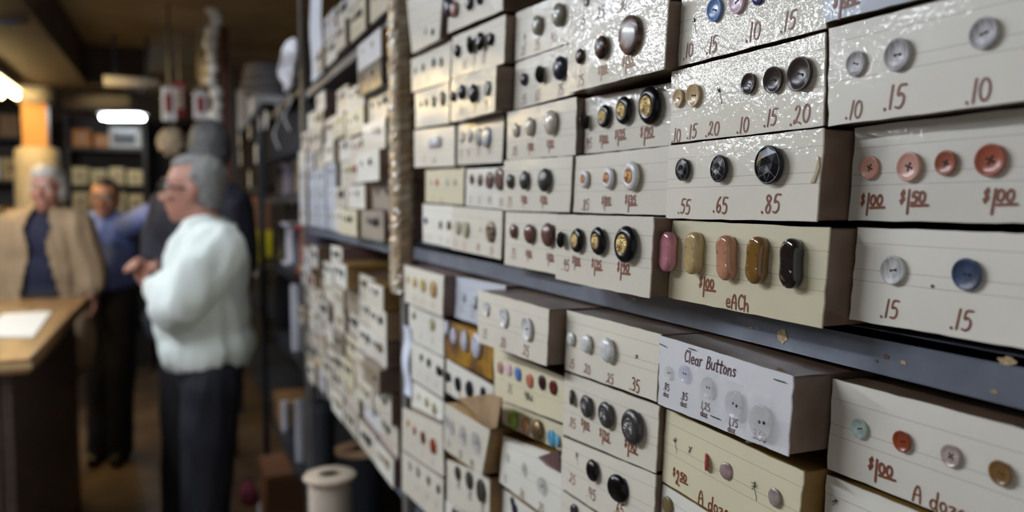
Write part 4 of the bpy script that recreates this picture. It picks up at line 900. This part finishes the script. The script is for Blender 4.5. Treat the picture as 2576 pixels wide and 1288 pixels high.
def bag(label, px, py0, py1, wpx, D_, m):
    a = P(px, py0, D_); X = a.x; r = wpx * depth_of(a) / F / 2; h = a.z; mb = MB(); rg = random.Random(px); v = []; f = []
    for k in range(9):
        s = k / 8; rr = r * (1.0, 1.12, 1.15, 1.1, 1.0, .85, .6, .35, .45)[k]
        for j in range(20):
            q = 2 * math.pi * j / 20; v.append((rr * (1 + .12 * math.sin(3 * q + k)) * math.cos(q), rr * (1 + rg.uniform(-.05, .05)) * math.sin(q), h * s))
    for k in range(8):
        for j in range(20): f.append((k * 20 + j, k * 20 + (j + 1) % 20, k * 20 + 20 + (j + 1) % 20, k * 20 + 20 + j))
    f.append(tuple(reversed(range(20)))); mb.add(v, f)
    return simple('plastic_bag', label, 'bag', mb, m, None, True, loc=(X, a.y, .001))
bag('knotted pink plastic bag on the floor at the foot of the dark shelving', 625, 1205, 1290, 40, 4.2, PINKP)
bag('knotted white plastic bag on the floor beside the pink bag', 664, 1250, 1290, 30, 4.0, WCARD)

# big cord drums under the far bay's lowest shelf
def drum(label, px, py, wpx, X, mbody, mdisc, group='cord drums under the far shelf', hole=False, bodyf=.8):
    c = W(px, py, X); r = wpx * depth_of(c) / F / 2 * .95; h = c.z; t = thing('cord_drum', label, 'spool', (c.x, c.y, 0), group)
    for zz_ in (.0, h - .014):
        MB().lathe([(.03, zz_), (r - .004, zz_), (r, zz_ + .004), (r, zz_ + .010), (r - .004, zz_ + .014), (.03, zz_ + .014)], 48, (c.x, c.y, 0)).build('flange', mdisc, t, True)
    rb = r * bodyf; pr = [(.03, .0145)]; n = 22
    for k in range(n): pr += [(rb, .016 + (h - .03) * k / n), (rb * .985, .016 + (h - .03) * (k + .5) / n)]
    pr += [(rb, h - .0145), (.03, h - .0145)]
    MB().lathe(pr, 40, (c.x, c.y, 0)).build('cord_winding', mbody, t, True)
    if hole: MB().lathe([(0, h + .0002), (r * .22, h + .0003), (r * .22, h + .0006), (0, h + .0007)], 20, (c.x, c.y, 0)).build('core_hole', HOLE, t)
    return t
DBLUE = mat('black_cord', (20, 24, 32), .8, bump=.6, bscale=120)
WTAPE = mat('white_webbing', (206, 192, 176), .8, bump=.6, bscale=90)
drum('big black cord drum with a tan disc on top under the far shelf', 905, 1127, 138, .57, DBLUE, KRAFT, bodyf=.92)
drum('cream webbing drum with a hole in its top disc, left of the tan-topped drum', 830, 1192, 142, .375, WTAPE, mat('cream_disc', (196, 178, 156), .7), hole=True, bodyf=.82)
drum('black cord drum standing behind the cream webbing drum', 812, 1010, 64, .43, DBLUE, BLKC, bodyf=.95)
for i, (px, w) in enumerate([(792, 12), (806, 12), (818, 10)]):
    a = W(px, 1075, .50); b = W(px, 1135, .50); mb = MB(); v = []
    wv = w * depth_of(a) / F / 2
    mb.box((.498, a.y - wv, b.z), (.501, a.y + wv, .971)); simple('hanging_tape', ['leftmost', 'middle', 'rightmost'][i] + ' white tape end hanging below the lowest shelf above the cream drum', 'ribbon', mb, WCLOTH, 'white tape ends')

# ------------------------------------------------------------------ counter
CT = 1.105
c0 = HZ(72, 902, CT); c1 = HZ(226, 745, CT); xr = (c0.x + c1.x) / 2; ya, yb = c0.y, c1.y
WOODT = mat('worn_oak_top', (146, 108, 68), 0.4, coat=.15, col2=(116, 82, 50), vscale=5, stretch=(6, 1, 1)); WOODD = mat('dark_wood_panel', (70, 52, 40), 0.5, var=.3, vscale=5, stretch=(1, 1, 6))
ct = thing('counter', 'wooden shop counter with a worn light top at the left', 'counter', ((xr - .55), (ya + yb) / 2, 0))
o = MB().box((xr - 1.3, ya, CT - .045), (xr, yb, CT)).build('counter_top', WOODT, ct); bevel_mesh(o.data, .006)
MB().box((xr - 1.3, ya - .004, CT - .03), (xr + .004, ya + .0, CT - .012)).build('edge_strip', mat('brass_edge', (196, 168, 120), .35, metal=.4), ct)
MB().box((xr - 1.26, yb - .08, 0), (xr - .06, yb - .05, CT - .046)).build('end_panel', WOODD, ct)
MB().box((xr - .09, ya + .05, .12), (xr - .06, yb - .1, CT - .046)).build('side_panel', WOODD, ct)
for y in (ya + .05, (ya + yb) / 2, yb - .16): MB().box((xr - .16, y, 0), (xr - .095, y + .07, CT - .046)).build('leg', WOODD, ct)
MB().box((xr - 1.24, ya + .06, .30), (xr - .10, yb - .1, .33)).build('lower_shelf', WOODD, ct)
MB().box((xr - 1.26, ya + .3, .12), (xr - .1, ya + .33, CT - .046)).build('front_panel', WOODD, ct)
def sheet(label, quad, z, n):
    v = [HZ(x, y, z) for x, y in quad]; v2 = [p + UP * .006 for p in v]; mb = MB().add(v + v2, [(3, 2, 1, 0), (4, 5, 6, 7), (0, 1, 5, 4), (1, 2, 6, 5), (2, 3, 7, 6), (3, 0, 4, 7)])
    return simple('paper_pad', label, 'paper', mb, PAPER, None)
sheet('white paper pad lying on the counter top', [(-60, 850), (84, 850), (131, 786), (10, 792)], CT + .0006, 0)
# things under the counter
for i, (px, py, w, h, m, l) in enumerate([(60, 1110, 90, 200, WCARD, 'white carton under the counter'), (150, 1000, 70, 130, KRAFT, 'kraft carton on the counter\'s low shelf'), (20, 985, 80, 110, BRBOX, 'brown carton at the left under the counter')]): pass

# ------------------------------------------------------------------ square pillar
pc = P(90, 300, 5.7)
pt = thing('pillar', 'square ochre wooden pillar with a pale rounded capital behind the woman', 'pillar', (pc.x, pc.y, 0))
OCHW = mat('ochre_wood', (206, 140, 42), .5, var=.15, vscale=4); CAPM = mat('cream_plaster', (196, 186, 170), .7); WRAPM = mat('cream_paper_wrap', (184, 168, 138), .7, bump=.3, bscale=14, var=.15, vscale=6)
MB().box((pc.x - .075, pc.y - .075, 0), (pc.x + .075, pc.y + .075, ZC)).build('shaft', OCHW, pt)
MB().lathe([(.08, 2.24), (.115, 2.26), (.125, 2.31), (.12, 2.36), (.09, 2.40), (.08, 2.40)], 28, (pc.x, pc.y, 0)).build('capital', CAPM, pt, True)
MB().lathe([(.11, 1.20), (.14, 1.22), (.15, 1.5), (.145, 1.80), (.14, 1.93), (.11, 1.95)], 12, (pc.x, pc.y, 0)).build('paper_wrap', WRAPM, pt, True)

# ------------------------------------------------------------------ shelves at the back
def back_unit(label, px0, px1, depth, levels, zt, m):
    a = P(px0, 505, depth); b = P(px1, 505, depth); y = (a.y + b.y) / 2; x0, x1 = sorted((a.x, b.x)); t = thing('back_shelf', label, 'shelving', ((x0 + x1) / 2, y, 0), 'shelving along the rear of the shop')
    for z in levels: MB().box((x0, y, z - .03), (x1, y + .35, z)).build('shelf_board', m, t)
    for x in (x0 - .03, x1): MB().box((x, y, 0), (x + .03, y + .35, zt)).build('upright', m, t)
    MB().box((x0, y + .35, 0), (x1, y + .36, zt)).build('back_panel', m, t)
    return x0, x1, y
DKW = mat('dark_wood', (44, 34, 26), .6, var=.3, vscale=5)
x0, x1, yb_ = back_unit('dark rear shelving behind the blue-shirted man', 182, 362, 7.4, (.5, .95, 1.47, 1.72, 2.06), 2.34, DKW)
rg = random.Random(12)
CREAMB = mat('cream_box_card', (206, 184, 132), .6, var=.12, vscale=5); ORB = mat('orange_brown_box', (172, 108, 44), .6, var=.15, vscale=5)
def back_box(label, x, y, z, w, d, h, m, name='storage_box', grp='boxes on the rear shelves'):
    t = thing(name, label, 'box', (x, y + d / 2, z), grp); o = MB().box((x - w / 2, y, z + .0008), (x + w / 2, y + d, z + h)).build('box_body', m, t); bevel_mesh(o.data, .006)
    MB().box((x - w * .2, y - .002, z + h * .35), (x + w * .2, y - .0005, z + h * .7)).build('front_label', KRAFT, t)
for li, (z, h) in enumerate([(1.72, .17), (1.47, .2)]):
    n = 4
    for k in range(n):
        xx = x0 + (x1 - x0) * (k + .5) / n
        back_box('cream box on the %s rear shelf, %s from the left' % (['upper', 'middle'][li], ['first', 'second', 'third', 'fourth'][k]), xx, yb_ + .02, z, .125, .25, h - .01 - .02 * (k % 2), CREAMB)
back_box('orange-brown box at the left on the top rear shelf', x0 + .10, yb_ + .02, 2.06, .15, .25, .16, ORB)
back_box('orange-brown box at the middle of the top rear shelf', x0 + .26, yb_ + .02, 2.06, .12, .25, .12, ORB)
t = thing('monitor', 'pale boxy monitor on the top rear shelf under the light tube', 'monitor', (x1 - .15, yb_ + .1, 2.06)); 
o = MB().box((x1 - .28, yb_ + .03, 2.0608), (x1 - .01, yb_ + .25, 2.25)).build('case', mat('pale_plastic', (176, 172, 160), .4), t); bevel_mesh(o.data, .012)
MB().box((x1 - .25, yb_ + .027, 2.095), (x1 - .06, yb_ + .0295, 2.225)).build('screen', mat('grey_glass', (70, 72, 72), .15), t)
x2, x3, y2 = back_unit('brown rear shelving left of the pillar', -150, 50, 6.6, (.5, .95, 1.35, 1.75, 2.1), 2.34, DKW)
for li, z in enumerate((.95, 1.35, 1.75, 2.1)):
    for k in range(4):
        m = [CREAMB, WCARD, ORB, CREAMB, KRAFT][(li + k * 2) % 5]
        back_box('%s box in the shelving left of the pillar, %s shelf, %s from the left' % ({id(CREAMB): 'cream', id(WCARD): 'white', id(ORB): 'orange-brown', id(KRAFT): 'kraft'}[id(m)], ['lowest', 'second', 'third', 'top'][li], ['first', 'second', 'third', 'fourth'][k]), x2 + (x3 - x2) * (k + .5) / 4, y2 + .02, z, .14, .25, .18, m)
back_unit('tall dark cupboard frame behind the tall man', 385, 447, 7.9, (.5, 1.1, 1.7), 2.34, DKW)
back_box('brown carton on the dark cupboard frame', P(416, 505, 7.9).x, (P(385, 505, 7.9).y + P(447, 505, 7.9).y) / 2 + .02, 1.1, .2, .25, .42, BRBOX)
# round ducts under the ceiling at the back
def duct(name, label, a, b, r, m, cat):
    t = thing(name, label, cat, (a + b) / 2); MB().tube([a, b], r, 20).build('pipe_run', m, t, True)
    for q in (.2, .8):
        p = a.lerp(b, q); MB().box((p.x - .01, p.y - .004, p.z), (p.x + .01, p.y + .004, ZC)).build('hanger', DSTEEL, t)
duct('air_duct', 'pale round duct crossing under the ceiling above the rear shelves', P(165, 256, 6.2), P(330, 256, 6.25), .06, CAPM, 'duct')
duct('ceiling_pipe', 'thin pale pipe below the ceiling right of the big beam', P(262, 203, 5.2), P(400, 210, 5.3), .035, CAPM, 'pipe')
cb_ = MB().tube([P(-20, 40, 3.6) , P(20, 56, 3.6), P(60, 50, 3.6), P(90, 20, 3.6)], .018, 8); simple('black_cable', 'black sagging cable at the upper left under the ceiling', 'cable', cb_, BLKC, None, True)
# wooden post and garlands by the tall man
wp = P(567, 200, 5.0); REDW = mat('red_brown_wood', (84, 46, 30), .6, var=.25, vscale=6)
MB_ = MB().box((wp.x - .025, wp.y - .025, 0), (wp.x + .025, wp.y + .025, ZC)); simple('wooden_post', 'slim red-brown wooden post at the end of the dark shelving', 'post', MB_, REDW)
def garland(label, px, py0, py1, depth, m, n, seed):
    rg = random.Random(seed); a = P(px, py0, depth); b = P(px, py1, depth); t = thing('hanging_garland', label, 'garland', a, 'garlands hanging by the wooden post')
    MB().tube([Vector((a.x, a.y, ZC)), a, (a + b) / 2, b], .004, 6).build('cord', LTHREAD, t)
    for k in range(n):
        p = a.lerp(b, (k + .5) / n); p = p + Vector((rg.uniform(-.02, .02), rg.uniform(-.02, .02), 0)); r = rg.uniform(.028, .042)
        MB().ico(p, (r, r * .8, r * rg.uniform(1.0, 1.6)), 2).build('pompom', m, t, True)
garland('string of white tufts hanging in front of the red-brown post', 538, -60, 310, 4.55, PAPER, 12, 1)
garland('shorter string of cream tufts left of the white one', 520, 130, 215, 4.6, CREAMB, 3, 2)
def packet(label, px, py, w, h, depth, m, m2):
    c = P(px, py, depth); s = depth / F; t = thing('hanging_packet', label, 'packet', c, 'packets hanging over the tall man'); a = w * s / 2; b = h * s / 2
    v = []
    o = MB()
    o.box((c.x - a, c.y - .012, c.z - b), (c.x + a, c.y + .012, c.z + b)).build('wrapper', m, t); bevel_mesh(t.children[0].data, .008)
    MB().box((c.x - a * .5, c.y - .015, c.z - b * .5), (c.x + a * .5, c.y - .0122, c.z + b * .6)).build('front_label', m2, t)
    MB().tube([c + UP * b, Vector((c.x, c.y, ZC))], .004, 5).build('hanging_string', LTHREAD, t)
REDP = mat('red_print', (134, 40, 44), .5)
packet('cream packet with a red label hanging leftmost above the tall man', 425, 262, 34, 84, 5.0, WCARD, REDP); packet('red and white packet hanging second above the tall man', 452, 250, 30, 90, 5.1, REDP, WCARD); packet('white packet with a red corner hanging right above the tall man', 505, 265, 34, 70, 4.9, WCARD, REDP)
packet('plain cream packet hanging near the post', 512, 170, 30, 60, 5.4, CREAMB, WCARD)
fh = MB(); rg = random.Random(8); cpp = P(432, 358, 4.4)
for k in range(60):
    d = Vector((rg.gauss(0, 1), rg.gauss(0, 1), rg.gauss(0, 1))).normalized(); fh.ico(cpp + Vector((d.x * .055, d.y * .055, d.z * .06)), .025, 1)
fh.ico(cpp, .07, 2)
t = thing('fur_pompom', 'beige fluffy fur pompom hanging left of the tall man\'s head', 'pompom', cpp); fh.build('fur', mat('beige_fur', (176, 156, 128), .9, bump=.8, bscale=60, var=.3, vscale=30), t, True); MB().tube([cpp + UP * .06, Vector((cpp.x, cpp.y, ZC))], .004, 5).build('hanging_string', THREAD, t)

# ------------------------------------------------------------------ people
from mathutils import noise as MN
def blob(name, prims, voxel, ms, parent, smooth=6, matfn=None, disp=0.0, dscale=.12, cut=None, folds=0.0):
    mb = MB()
    for p in prims:
        if p[0] == 'c':
            _, a, ra, b, rb = p; a = Vector(a); b = Vector(b); n = 6
            mb.tube([a.lerp(b, k / n) for k in range(n + 1)], [ra + (rb - ra) * k / n for k in range(n + 1)], 14); mb.ico(a, ra, 2); mb.ico(b, rb, 2)
        else: mb.ico(p[1], p[2], 3, 0, p[3] if len(p) > 3 else None)
    me = mb.mesh(name + '_base', ms[0]); o = bpy.data.objects.new('tmp', me); C.objects.link(o)
    r = o.modifiers.new('r', 'REMESH'); r.mode = 'VOXEL'; r.voxel_size = voxel; r.use_smooth_shade = True
    if smooth: s = o.modifiers.new('s', 'SMOOTH'); s.iterations = smooth; s.factor = .5
    if disp:
        tx = bpy.data.textures.new('folds', 'CLOUDS'); tx.noise_scale = dscale; tx.noise_depth = 2
        d = o.modifiers.new('d', 'DISPLACE'); d.texture = tx; d.strength = disp; d.mid_level = .5; d.texture_coords = 'GLOBAL'
    dg = bpy.context.evaluated_depsgraph_get(); ev = o.evaluated_get(dg); out = bpy.data.meshes.new_from_object(ev)
    bpy.data.objects.remove(o); bpy.data.meshes.remove(me); out.name = name
    if folds:                                          # hanging folds: noise drawn out along the vertical
        ns = [v.normal.copy() for v in out.vertices]
        for v, n_ in zip(out.vertices, ns):
            c = v.co; sk = c.z * .35
            a = MN.noise(Vector((c.x * 15 + sk, c.y * 15 - sk, c.z * 3.5))); b_ = MN.noise(Vector((c.x * 34, c.y * 34, c.z * 9 + 7)))
            v.co = c + n_ * folds * ((1 - 2.4 * abs(a)) + .35 * b_)
    if cut:
        bm = bmesh.new(); bm.from_mesh(out); bmesh.ops.delete(bm, geom=[v for v in bm.verts if cut(v.co)], context='VERTS'); bm.to_mesh(out); bm.free()
    out.materials.clear()
    for m in ms: out.materials.append(m)
    if matfn:
        for pl in out.polygons: pl.material_index = matfn(pl.center)
    else:
        out.polygons.foreach_set('material_index', [0] * len(out.polygons))
    out.polygons.foreach_set('use_smooth', [True] * len(out.polygons))
    off = parent.location.copy()
    out.transform(Matrix.Translation(-off))
    return obj(name, out, parent)
def basis(fwd, up=UP):
    f = fwd.normalized(); s = f.cross(up).normalized(); u = s.cross(f).normalized()      # s = the figure's right
    return s, f, u, Matrix((s, f, u)).transposed()
def head_prims(c, fwd, up, k=1.0):
    s, f, u, M = basis(fwd, up); q = lambda a, b, d: c + s * (a * k) + f * (b * k) + u * (d * k)
    e = lambda a, b, d, r: ('e', q(a, b, d), tuple(x * k for x in r), M)
    pr = [e(0, -.005, .03, (.076, .096, .094)), e(0, .022, -.035, (.060, .068, .080)), e(0, .058, -.088, (.030, .030, .026)), e(0, .075, .034, (.05, .018, .014)),
          ('c', q(0, .088, .014), .009 * k, q(0, .112, -.026), .014 * k), e(.012, .1, -.03, (.01, .012, .009)), e(-.012, .1, -.03, (.01, .012, .009)),
          e(0, .088, -.056, (.026, .012, .008)), e(0, .086, -.066, (.022, .012, .008))]
    for sg in (-1, 1): pr += [e(sg * .077, -.008, -.008, (.009, .02, .032)), e(sg * .04, .07, -.022, (.024, .022, .02))]
    return pr, q, M
def hand_prims(wrist, d, palm_n, thumb, curl=.5, k=1.0):
    d = d.normalized(); n = (palm_n - d * palm_n.dot(d)).normalized(); t = (thumb - d * thumb.dot(d) - n * thumb.dot(n)).normalized(); M = Matrix((t, d, n)).transposed()
    pr = [('e', wrist + d * .048 * k, (.040 * k, .052 * k, .016 * k), M), ('c', wrist, .026 * k, wrist + d * .03 * k, .026 * k)]
    for i, (off, L_) in enumerate([(.029, .072), (.010, .080), (-.010, .075), (-.028, .060)]):
        p = wrist + d * .09 * k + t * off * k; a = curl * .55
        for j, fr in enumerate((.45, .32, .23)):
            dirn = d * math.cos(a) + n * math.sin(a); p2 = p + dirn * L_ * fr * k; pr.append(('c', p, (.0095 - .001 * j) * k, p2, (.0088 - .001 * j) * k)); p = p2; a += curl * .8
    p = wrist + d * .03 * k + t * .032 * k
    for j, L_ in enumerate((.036, .03)):
        dirn = (d * .75 + t * (.6 - .5 * j) + n * (.35 + .3 * j)).normalized(); p2 = p + dirn * L_ * k; pr.append(('c', p, .012 * k, p2, .010 * k)); p = p2
    return pr
def person(label, J, hf, tf, skin, hair, tops, k=1.0, glasses=False, hair_style='short', grip=None, trouser=None, belly=0.0, up_head=UP, beltz=None, loose=0.0, sleeve_to='wr', seed=0):
    base = Vector(((J['pel']).x, J['pel'].y, 0)); root = thing('person', label, 'person', base)
    s, f, u, M = basis(tf)
    hp, q, HM = head_prims(J['head'], hf, up_head, k)
    pr = list(hp)
    pr += [('c', q(0, -.012, -.06), .054 * k, J['neck'], .06 * k), ('c', J['neck'], .06 * k, J['shL'], .058 * k), ('c', J['neck'], .06 * k, J['shR'], .058 * k)]
    chest = J['neck'].lerp(J['pel'], .30) + f * .01; bel = J['neck'].lerp(J['pel'], .66) + f * (.012 + belly * .5)
    pr += [('e', chest, (.165 * k, .105 * k, .17 * k), M), ('e', bel, (.148 * k, (.105 + belly) * k, .16 * k), M), ('e', J['pel'], (.16 * k, .115 * k, .12 * k), M)]
    for S_ in 'LR':
        pr += [('c', J['sh' + S_], .056 * k, J['el' + S_], .043 * k), ('c', J['el' + S_], .043 * k, J['wr' + S_], .028 * k)]
        d = (J.get('hd' + S_) or (J['wr' + S_] - J['el' + S_])).normalized()
        pn = J.get('pn' + S_) or (-s if S_ == 'R' else s); th = J.get('th' + S_) or f
        pr += hand_prims(J['wr' + S_], d, pn, th, J.get('curl', .5), k)
        pr += [('c', J['hip' + S_], .085 * k, J['kn' + S_], .056 * k), ('c', J['kn' + S_], .056 * k, J['an' + S_], .038 * k), ('c', J['an' + S_] - UP * .02, .036 * k, J['an' + S_] + f * .15 - UP * .045, .028 * k)]
    lipc = q(0, .094, -.06)
    lip = mat('lip_' + skin.name, (168, 104, 92), .5)
    body = blob('body', pr, .0075, [skin, lip], root, 5, lambda c: 1 if ((c + base - lipc).length < .022 * k and abs((c + base - lipc).dot(HM.col[2])) < .010) else 0)
    for sg in (-1, 1):
        c = q(sg * .031, .083, .012); mb = MB().ico(c, .0125 * k, 3); mb.mi = [1 if (sum((mb.v[i] for i in fc), Vector()) / 3 - c).normalized().dot(hf.normalized()) > .82 else 0 for fc in mb.f]
        mb.build('eye', [mat('eye_white', (220, 214, 206), .3), mat('iris', (52, 44, 40), .2)], root, True)
        mb = MB().tube([q(sg * .016, .096, .033), q(sg * .034, .095, .039), q(sg * .052, .082, .034)], [.003, .0042, .0025], 6); mb.build('eyebrow', hair, root, True)
    hpz = [('e', q(0, -.020, .042), (.084 * k, .098 * k, .094 * k), HM), ('e', q(0, -.052, -.005), (.075 * k, .062 * k, .080 * k), HM)]
    if hair_style == 'full': hpz += [('e', q(0, .02, .085), (.068 * k, .07 * k, .05 * k), HM), ('e', q(.06, -.02, .0), (.03 * k, .05 * k, .07 * k), HM), ('e', q(-.06, -.02, .0), (.03 * k, .05 * k, .07 * k), HM)]
    if hair_style == 'receding': hpz = [('e', q(0, -.040, .038), (.081 * k, .076 * k, .092 * k), HM), ('e', q(0, -.05, -.005), (.074 * k, .056 * k, .07 * k), HM), ('e', q(0, .004, .092), (.058 * k, .074 * k, .040 * k), HM), ('e', q(0, -.012, .05), (.082 * k, .03 * k, .045 * k), HM)]
    blob('hair', hpz, .007, [hair], root, 4, disp=.008, dscale=.02)
    # clothes
    for ci, cl in enumerate(tops):
        nm_, m, g = cl['name'], cl['mat'], cl['grow']; hem = cl.get('hem', 0)
        cp = [('c', J['neck'] - UP * .02, .058 * k + g * .5, J['shL'], .062 * k + g), ('c', J['neck'] - UP * .02, .058 * k + g * .5, J['shR'], .062 * k + g),
              ('e', chest, (.168 * k + g, .108 * k + g, .172 * k + g), M), ('e', bel, (.15 * k + g, (.108 + belly) * k + g, .165 * k + g), M), ('e', J['pel'] + UP * .04, (.160 * k + g, .118 * k + g + belly * .6, .12 * k), M)]
        if hem: cp += [('c', J['pel'] + s * .07, .10 * k + g, J['pel'] + s * .09 - UP * hem, .11 * k + g), ('c', J['pel'] - s * .07, .10 * k + g, J['pel'] - s * .09 - UP * hem, .11 * k + g)]
        if cl.get('sleeves', True):
            for S_ in 'LR':
                cp += [('c', J['sh' + S_], .060 * k + g, J['el' + S_], .048 * k + g * 1.1)]
                w = J['el' + S_].lerp(J['wr' + S_], cl.get('cuff', .9)); cp += [('c', J['el' + S_], .048 * k + g * 1.1, w, .034 * k + g * .9)]
        blob(nm_, cp, .012, [m], root, 6, disp=cl.get('fold', .018) * .4, dscale=cl.get('fs', .11), cut=cl.get('cut'), folds=cl.get('pleat', .009))
        if cl.get('collar'):
            pts = []; nk = J['neck'] + UP * .012
            rr = .075 * k
            for a in range(-150, 151, 20): pts.append(nk + (f * math.cos(math.radians(a + 180)) * -1 if False else f * (-math.cos(math.radians(a))) + s * math.sin(math.radians(a))) * rr + UP * (.012 * math.cos(math.radians(a))))
            MB().tube(pts, .016, 8).build('collar', m, root, True)
    if trouser:
        tp = [('e', J['pel'], (.172 * k, .128 * k + belly * .4, .12 * k), M)]
        for S_ in 'LR': tp += [('c', J['hip' + S_], .10 * k, J['kn' + S_], .078 * k), ('c', J['kn' + S_], .078 * k, J['an' + S_], .066 * k)]
        blob('trousers', tp, .012, [trouser], root, 6, disp=.008, dscale=.13, folds=.007)
    shoe = mat('black_shoe', (26, 24, 24), .35)
    for S_ in 'LR':
        a = J['an' + S_]; blob('shoe', [('c', Vector((a.x, a.y, .045)) - f * .03, .043, Vector((a.x, a.y, .038)) + f * .17, .036), ('c', Vector((a.x, a.y, .05)), .05, Vector((a.x, a.y, .10)), .048)], .010, [shoe], root, 4)
    if glasses:
        g = MB()
        for sg in (-1, 1):
            g.tube([q(sg * .032 + .024 * math.cos(t) , .105, .010 + .017 * math.sin(t)) for t in [i * math.pi / 8 for i in range(17)]], .0034, 6)
            g.tube([q(sg * .056, .104, .014), q(sg * .078, .06, .012), q(sg * .080, -.01, .006)], .0034, 6)
        g.tube([q(-.008, .106, .012), q(.008, .106, .012)], .0022, 6)
        g.build('glasses', mat('black_frame', (20, 18, 18), .3), root, True)
    return root, q
SK1 = mat('skin_fair', (170, 120, 102), .5, var=.08, vscale=20); SK2 = mat('skin_ruddy', (168, 116, 96), .5, var=.08, vscale=20); SK3 = mat('skin_tan', (174, 122, 92), .5, var=.08, vscale=20)
H1 = mat('hair_grey', (128, 126, 124), .6, bump=.5, bscale=160, var=.3, vscale=60); H2 = mat('hair_white', (196, 190, 180), .6, bump=.5, bscale=160, var=.2, vscale=60); H3 = mat('hair_dark', (44, 34, 28), .6, bump=.5, bscale=160); H4 = mat('hair_dark_grey', (96, 96, 96), .6, bump=.5, bscale=160, var=.4, vscale=50)
SHIRT = mat('pale_green_white_shirt', (226, 234, 228), .75, bump=.15, bscale=30); NAVYT = mat('navy_trousers', (13, 15, 26), .8, bump=.1, bscale=60); COAT = mat('beige_coat', (150, 126, 96), .8, bump=.15, bscale=40); NAVY = mat('navy_knit', (15, 17, 44), .8, bump=.15, bscale=60)
BLUES = mat('blue_shirt', (96, 112, 172), .75, bump=.15, bscale=30); JACK = mat('navy_jacket', (17, 17, 32), .75, bump=.15, bscale=40); BLKT = mat('black_trousers', (22, 20, 22), .8)

# the man in the white shirt
D = 2.9
J = dict(head=P(489, 480, D), neck=P(532, 590, D), pel=P(522, 896, D), shL=P(544, 636, D - .17), shR=P(518, 634, D + .17), elL=P(440, 778, D - .22), wrL=P(384, 712, D - .03), elR=P(440, 780, D + .19), wrR=P(390, 700, D + .08),
         hipL=P(532, 965, D - .09), hipR=P(532, 965, D + .09), knL=P(516, 1290, D - .10), knR=P(514, 1290, D + .10), anL=P(522, 1570, D - .11), anR=P(522, 1570, D + .11))
lf = (-RV).normalized()
J['hdL'] = (P(338, 670, D + .05) - J['wrL']); J['hdR'] = (P(345, 668, D + .02) - J['wrR']); J['pnL'] = FV.copy(); J['pnR'] = -FV; J['thL'] = UP.copy(); J['thR'] = UP.copy(); J['curl'] = .95
root, q = person('grey-haired man with glasses in a loose white shirt, hands clasped, facing left', J, lf * .96 - FV * .12 + UP * .02, lf * .97 - FV * .1, SK1, H1, [dict(name='shirt', mat=SHIRT, grow=.026, collar=True, fold=.03, fs=.2, cuff=.66, pleat=.016)], glasses=True, hair_style='receding', trouser=NAVYT, belly=.018)
MB().tube([J['wrL'] + (Vector((math.cos(a), 0, math.sin(a))) * .036).dot(UP) * UP + FV * .036 * math.cos(a) for a in [i * math.pi / 8 for i in range(17)]], .007, 8).build('wristwatch', mat('watch_steel', (60, 62, 66), .3, metal=.6), root, True)

# the woman in the beige coat, behind the counter
D = 4.25; sc = D / F
J = dict(head=P(120, 478, D), neck=P(116, 548, D + .02), pel=P(118, 745, D + .03), shL=P(188, 572, D + .02), shR=P(40, 572, D + .02), elL=P(222, 668, D + .05), wrL=P(234, 724, D + .03), elR=P(10, 680, D), wrR=P(-12, 760, D - .03),
         hipL=P(150, 765, D + .03), hipR=P(88, 765, D + .03), knL=P(150, 990, D), knR=P(90, 990, D), anL=P(150, 1220, D), anR=P(90, 1220, D))
J['hdL'] = -UP + RV * .15; J['hdR'] = -UP * 1.0; J['curl'] = .5
bf = -FV * .98 + RV * .1
cN = J['neck']; cP = J['pel']; sv, fv_, uv_, _m = basis(bf)
def coat_cut(co):
    r = co - cN
    if r.dot(fv_) < .02: return False
    z = -r.z
    return abs(r.dot(sv) + .01) < (.030 + .035 * max(0, 1 - abs(z - .05) / .1) + .07 * min(1, max(0, (z - .12) / .35)))
person('white-haired woman in a beige coat over a navy top, standing behind the counter', J, bf + RV * .05, bf, SK2, H2, [dict(name='top', mat=NAVY, grow=.006, fold=.006, pleat=.002), dict(name='coat', mat=COAT, grow=.034, hem=.30, fold=.022, fs=.13, cut=coat_cut, collar=True)], hair_style='full', trouser=BLKT)

# the man in the blue shirt with an arm on the tall man's shoulder
D = 4.9
J = dict(head=P(264, 502, D), neck=P(262, 560, D + .03), pel=P(275, 715, D + .05), shL=P(330, 570, D), shR=P(212, 578, D), elL=P(372, 548, D - .2), wrL=P(398, 540, D - .52), elR=P(208, 650, D + .05), wrR=P(222, 720, D - .05),
         hipL=P(305, 735, D + .05), hipR=P(248, 735, D + .05), knL=P(305, 930, D), knR=P(252, 930, D), anL=P(305, 1130, D), anR=P(250, 1130, D))
J['hdL'] = RV * .8 - FV * .5; J['pnL'] = -UP; J['thL'] = -RV * .2 - FV; J['curl'] = .4
bf = -FV * .95 + RV * .25
person('dark-haired man with glasses in a blue shirt, one arm stretched to the tall man', J, bf, bf, SK3, H3, [dict(name='shirt', mat=BLUES, grow=.024, collar=True, fold=.02, fs=.12)], glasses=True, hair_style='receding', trouser=BLKT, belly=.02)

# the tall man in the navy jacket, seen from behind
D = 3.75
J = dict(head=P(526, 378, D), neck=P(520, 468, D), pel=P(496, 770, D), shL=P(424, 528, D + .05), shR=P(590, 524, D - .02), elL=P(398, 650, D + .02), wrL=P(408, 720, D + .22), elR=P(602, 650, D - .02), wrR=P(590, 740, D + .15),
         hipL=P(455, 800, D), hipR=P(540, 800, D), knL=P(452, 1080, D), knR=P(535, 1080, D), anL=P(446, 1330, D), anR=P(535, 1330, D))
bf = FV * .86 - RV * .5
person('tall grey-haired man in a dark navy jacket seen from behind the white-shirted man', J, bf, FV * .95 - RV * .3, SK2, H4, [dict(name='jacket', mat=JACK, grow=.03, collar=True, fold=.02, fs=.14, hem=.06)], hair_style='full', trouser=BLKT, k=1.04)
